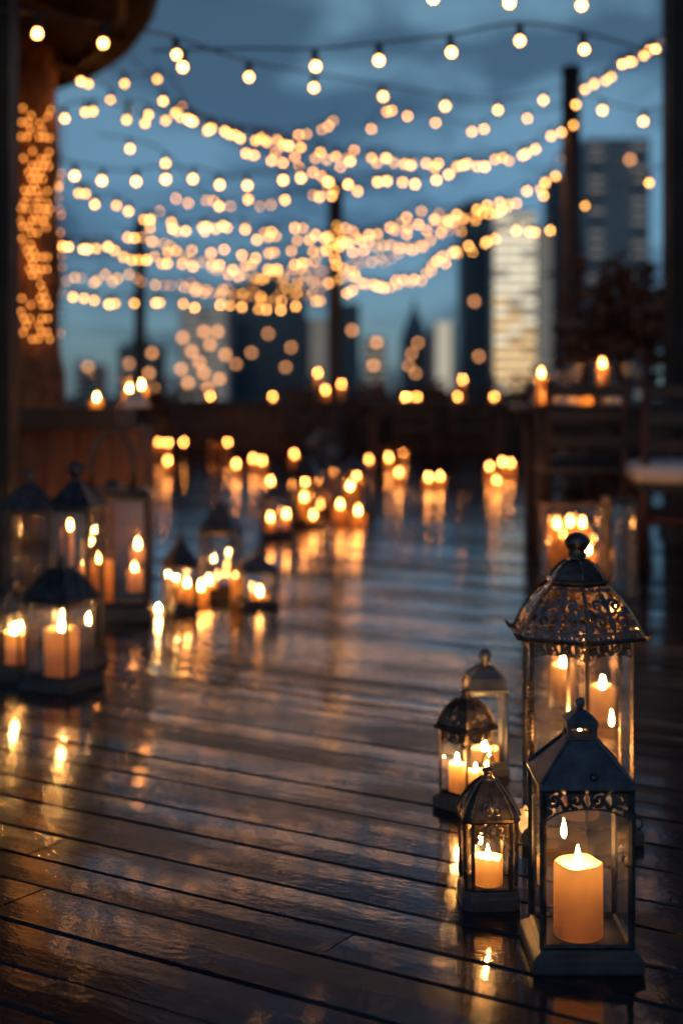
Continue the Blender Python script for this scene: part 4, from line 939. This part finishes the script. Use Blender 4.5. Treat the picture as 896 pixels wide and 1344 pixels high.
far_candle('brightest of three candles right of centre cluster', 510, 600, 0.12, 3.0)
far_candle('upper amber one of three candles right of centre cluster', 529, 592, 0.13, 2.3)
far_candle('lowest of three candles right of centre cluster', 523, 619, 0.11, 2.3)
far_candle('left of two low candles under middle table', 562, 625, 0.10, 2.3)
far_candle('right of two low candles under middle table', 577, 624, 0.10, 2.0)
far_candle('left of three candles left of the near right table', 642, 611, 0.12, 2.2)
far_candle('middle brightest of three candles left of the near right table', 659, 606, 0.13, 2.9)
far_candle('right of three candles left of the near right table', 670, 607, 0.13, 2.2)
far_candle('small low candle in front of three candles left of near right table', 651, 629, 0.09, 1.7)
far_candle('amber candle at edge of blue grey roofed centre lantern', 484, 602, 0.14, 1.9)

G6 = 'votive candles on tables and counter'
def votive(label, px, py, d, ztop, s=1.6, holder=True):
    z = CH-(py-HY)/F*d; hf = max(0.035, z-ztop-0.012)
    loc = (fx(px, d), d, ztop)
    candle(label, loc, 0.028, hf, s, G6)
def goblet(label, px, d, z, r=0.045, h=0.11):
    t = thing('votive_glass', label, 'glass holder', (fx(px, d), d, z), 0, 'glass candle holders on the tables')
    m = MB(); m.lathe([(r*0.85, 0), (r, 0.01), (r*1.05, h)], 18, cap1=False); m.build('cup', M['glass'], t, True)
    m = MB(); m.tube([(r*1.06*math.cos(2*math.pi*i/18), r*1.06*math.sin(2*math.pi*i/18), h) for i in range(18)], 0.003, 6, True); m.build('rim', M['bronze'], t, True)
T1, T2, T3 = 0.755, 0.72, 0.72
votive('tall candle in glass on right table near its left end', 710, 490, 7.3, T1, 1.9); goblet('glass holder round tall candle at left end of right table', 710, 7.3, T1, 0.05, 0.19)
votive('tallest bright candle on right table before the shrub', 790, 477, 7.5, T1, 2.0); goblet('glass holder round tallest candle before the shrub', 790, 7.5, T1, 0.06, 0.23)
votive('bright low votive at middle of right table', 769, 522, 7.2, T1, 1.6)
votive('amber low votive near left end of right table', 716, 524, 7.25, T1, 1.3)
votive('votive at right end of middle table', 648, 531, 15.4, T2, 1.7)
votive('tall candle on right half of middle table', 607, 498, 15.6, T2, 2.0)
votive('low votive on right half of middle table', 600, 526, 15.5, T2, 1.9)
votive('taller candle of the trio on left half of middle table', 537, 515, 15.6, T2, 1.8)
votive('left low votive of trio on left half of middle table', 532, 532, 15.35, T2, 1.5)
votive('right low votive of trio on left half of middle table', 547, 532, 15.4, T2, 1.7)
votive('tall candle on far table left of middle pole', 417, 490, 15.9, T3, 2.4)
votive('shorter candle on far table left of middle pole', 427, 512, 15.9, T3, 2.5)
votive('low candle at right end of far table in front of middle pole', 448, 504, 15.9, T3, 2.1)
votive('single votive at middle of far table', 358, 525, 15.9, T3, 2.1)
votive('dim votive on left part of far table', 276, 522, 15.9, T3, 1.9)
votive('left small votive on the left counter', 127, 523, 6.3, 0.75, 1.3)
votive('middle candle on the left counter', 170, 509, 6.35, 0.75, 1.35)
votive('right taller candle on the left counter', 186, 505, 6.25, 0.75, 1.5)
candle('candle on deck behind unlit lantern at far left', at_floor(92, 5.95), 0.032, 0.62*0.4, 1.5, G2C)
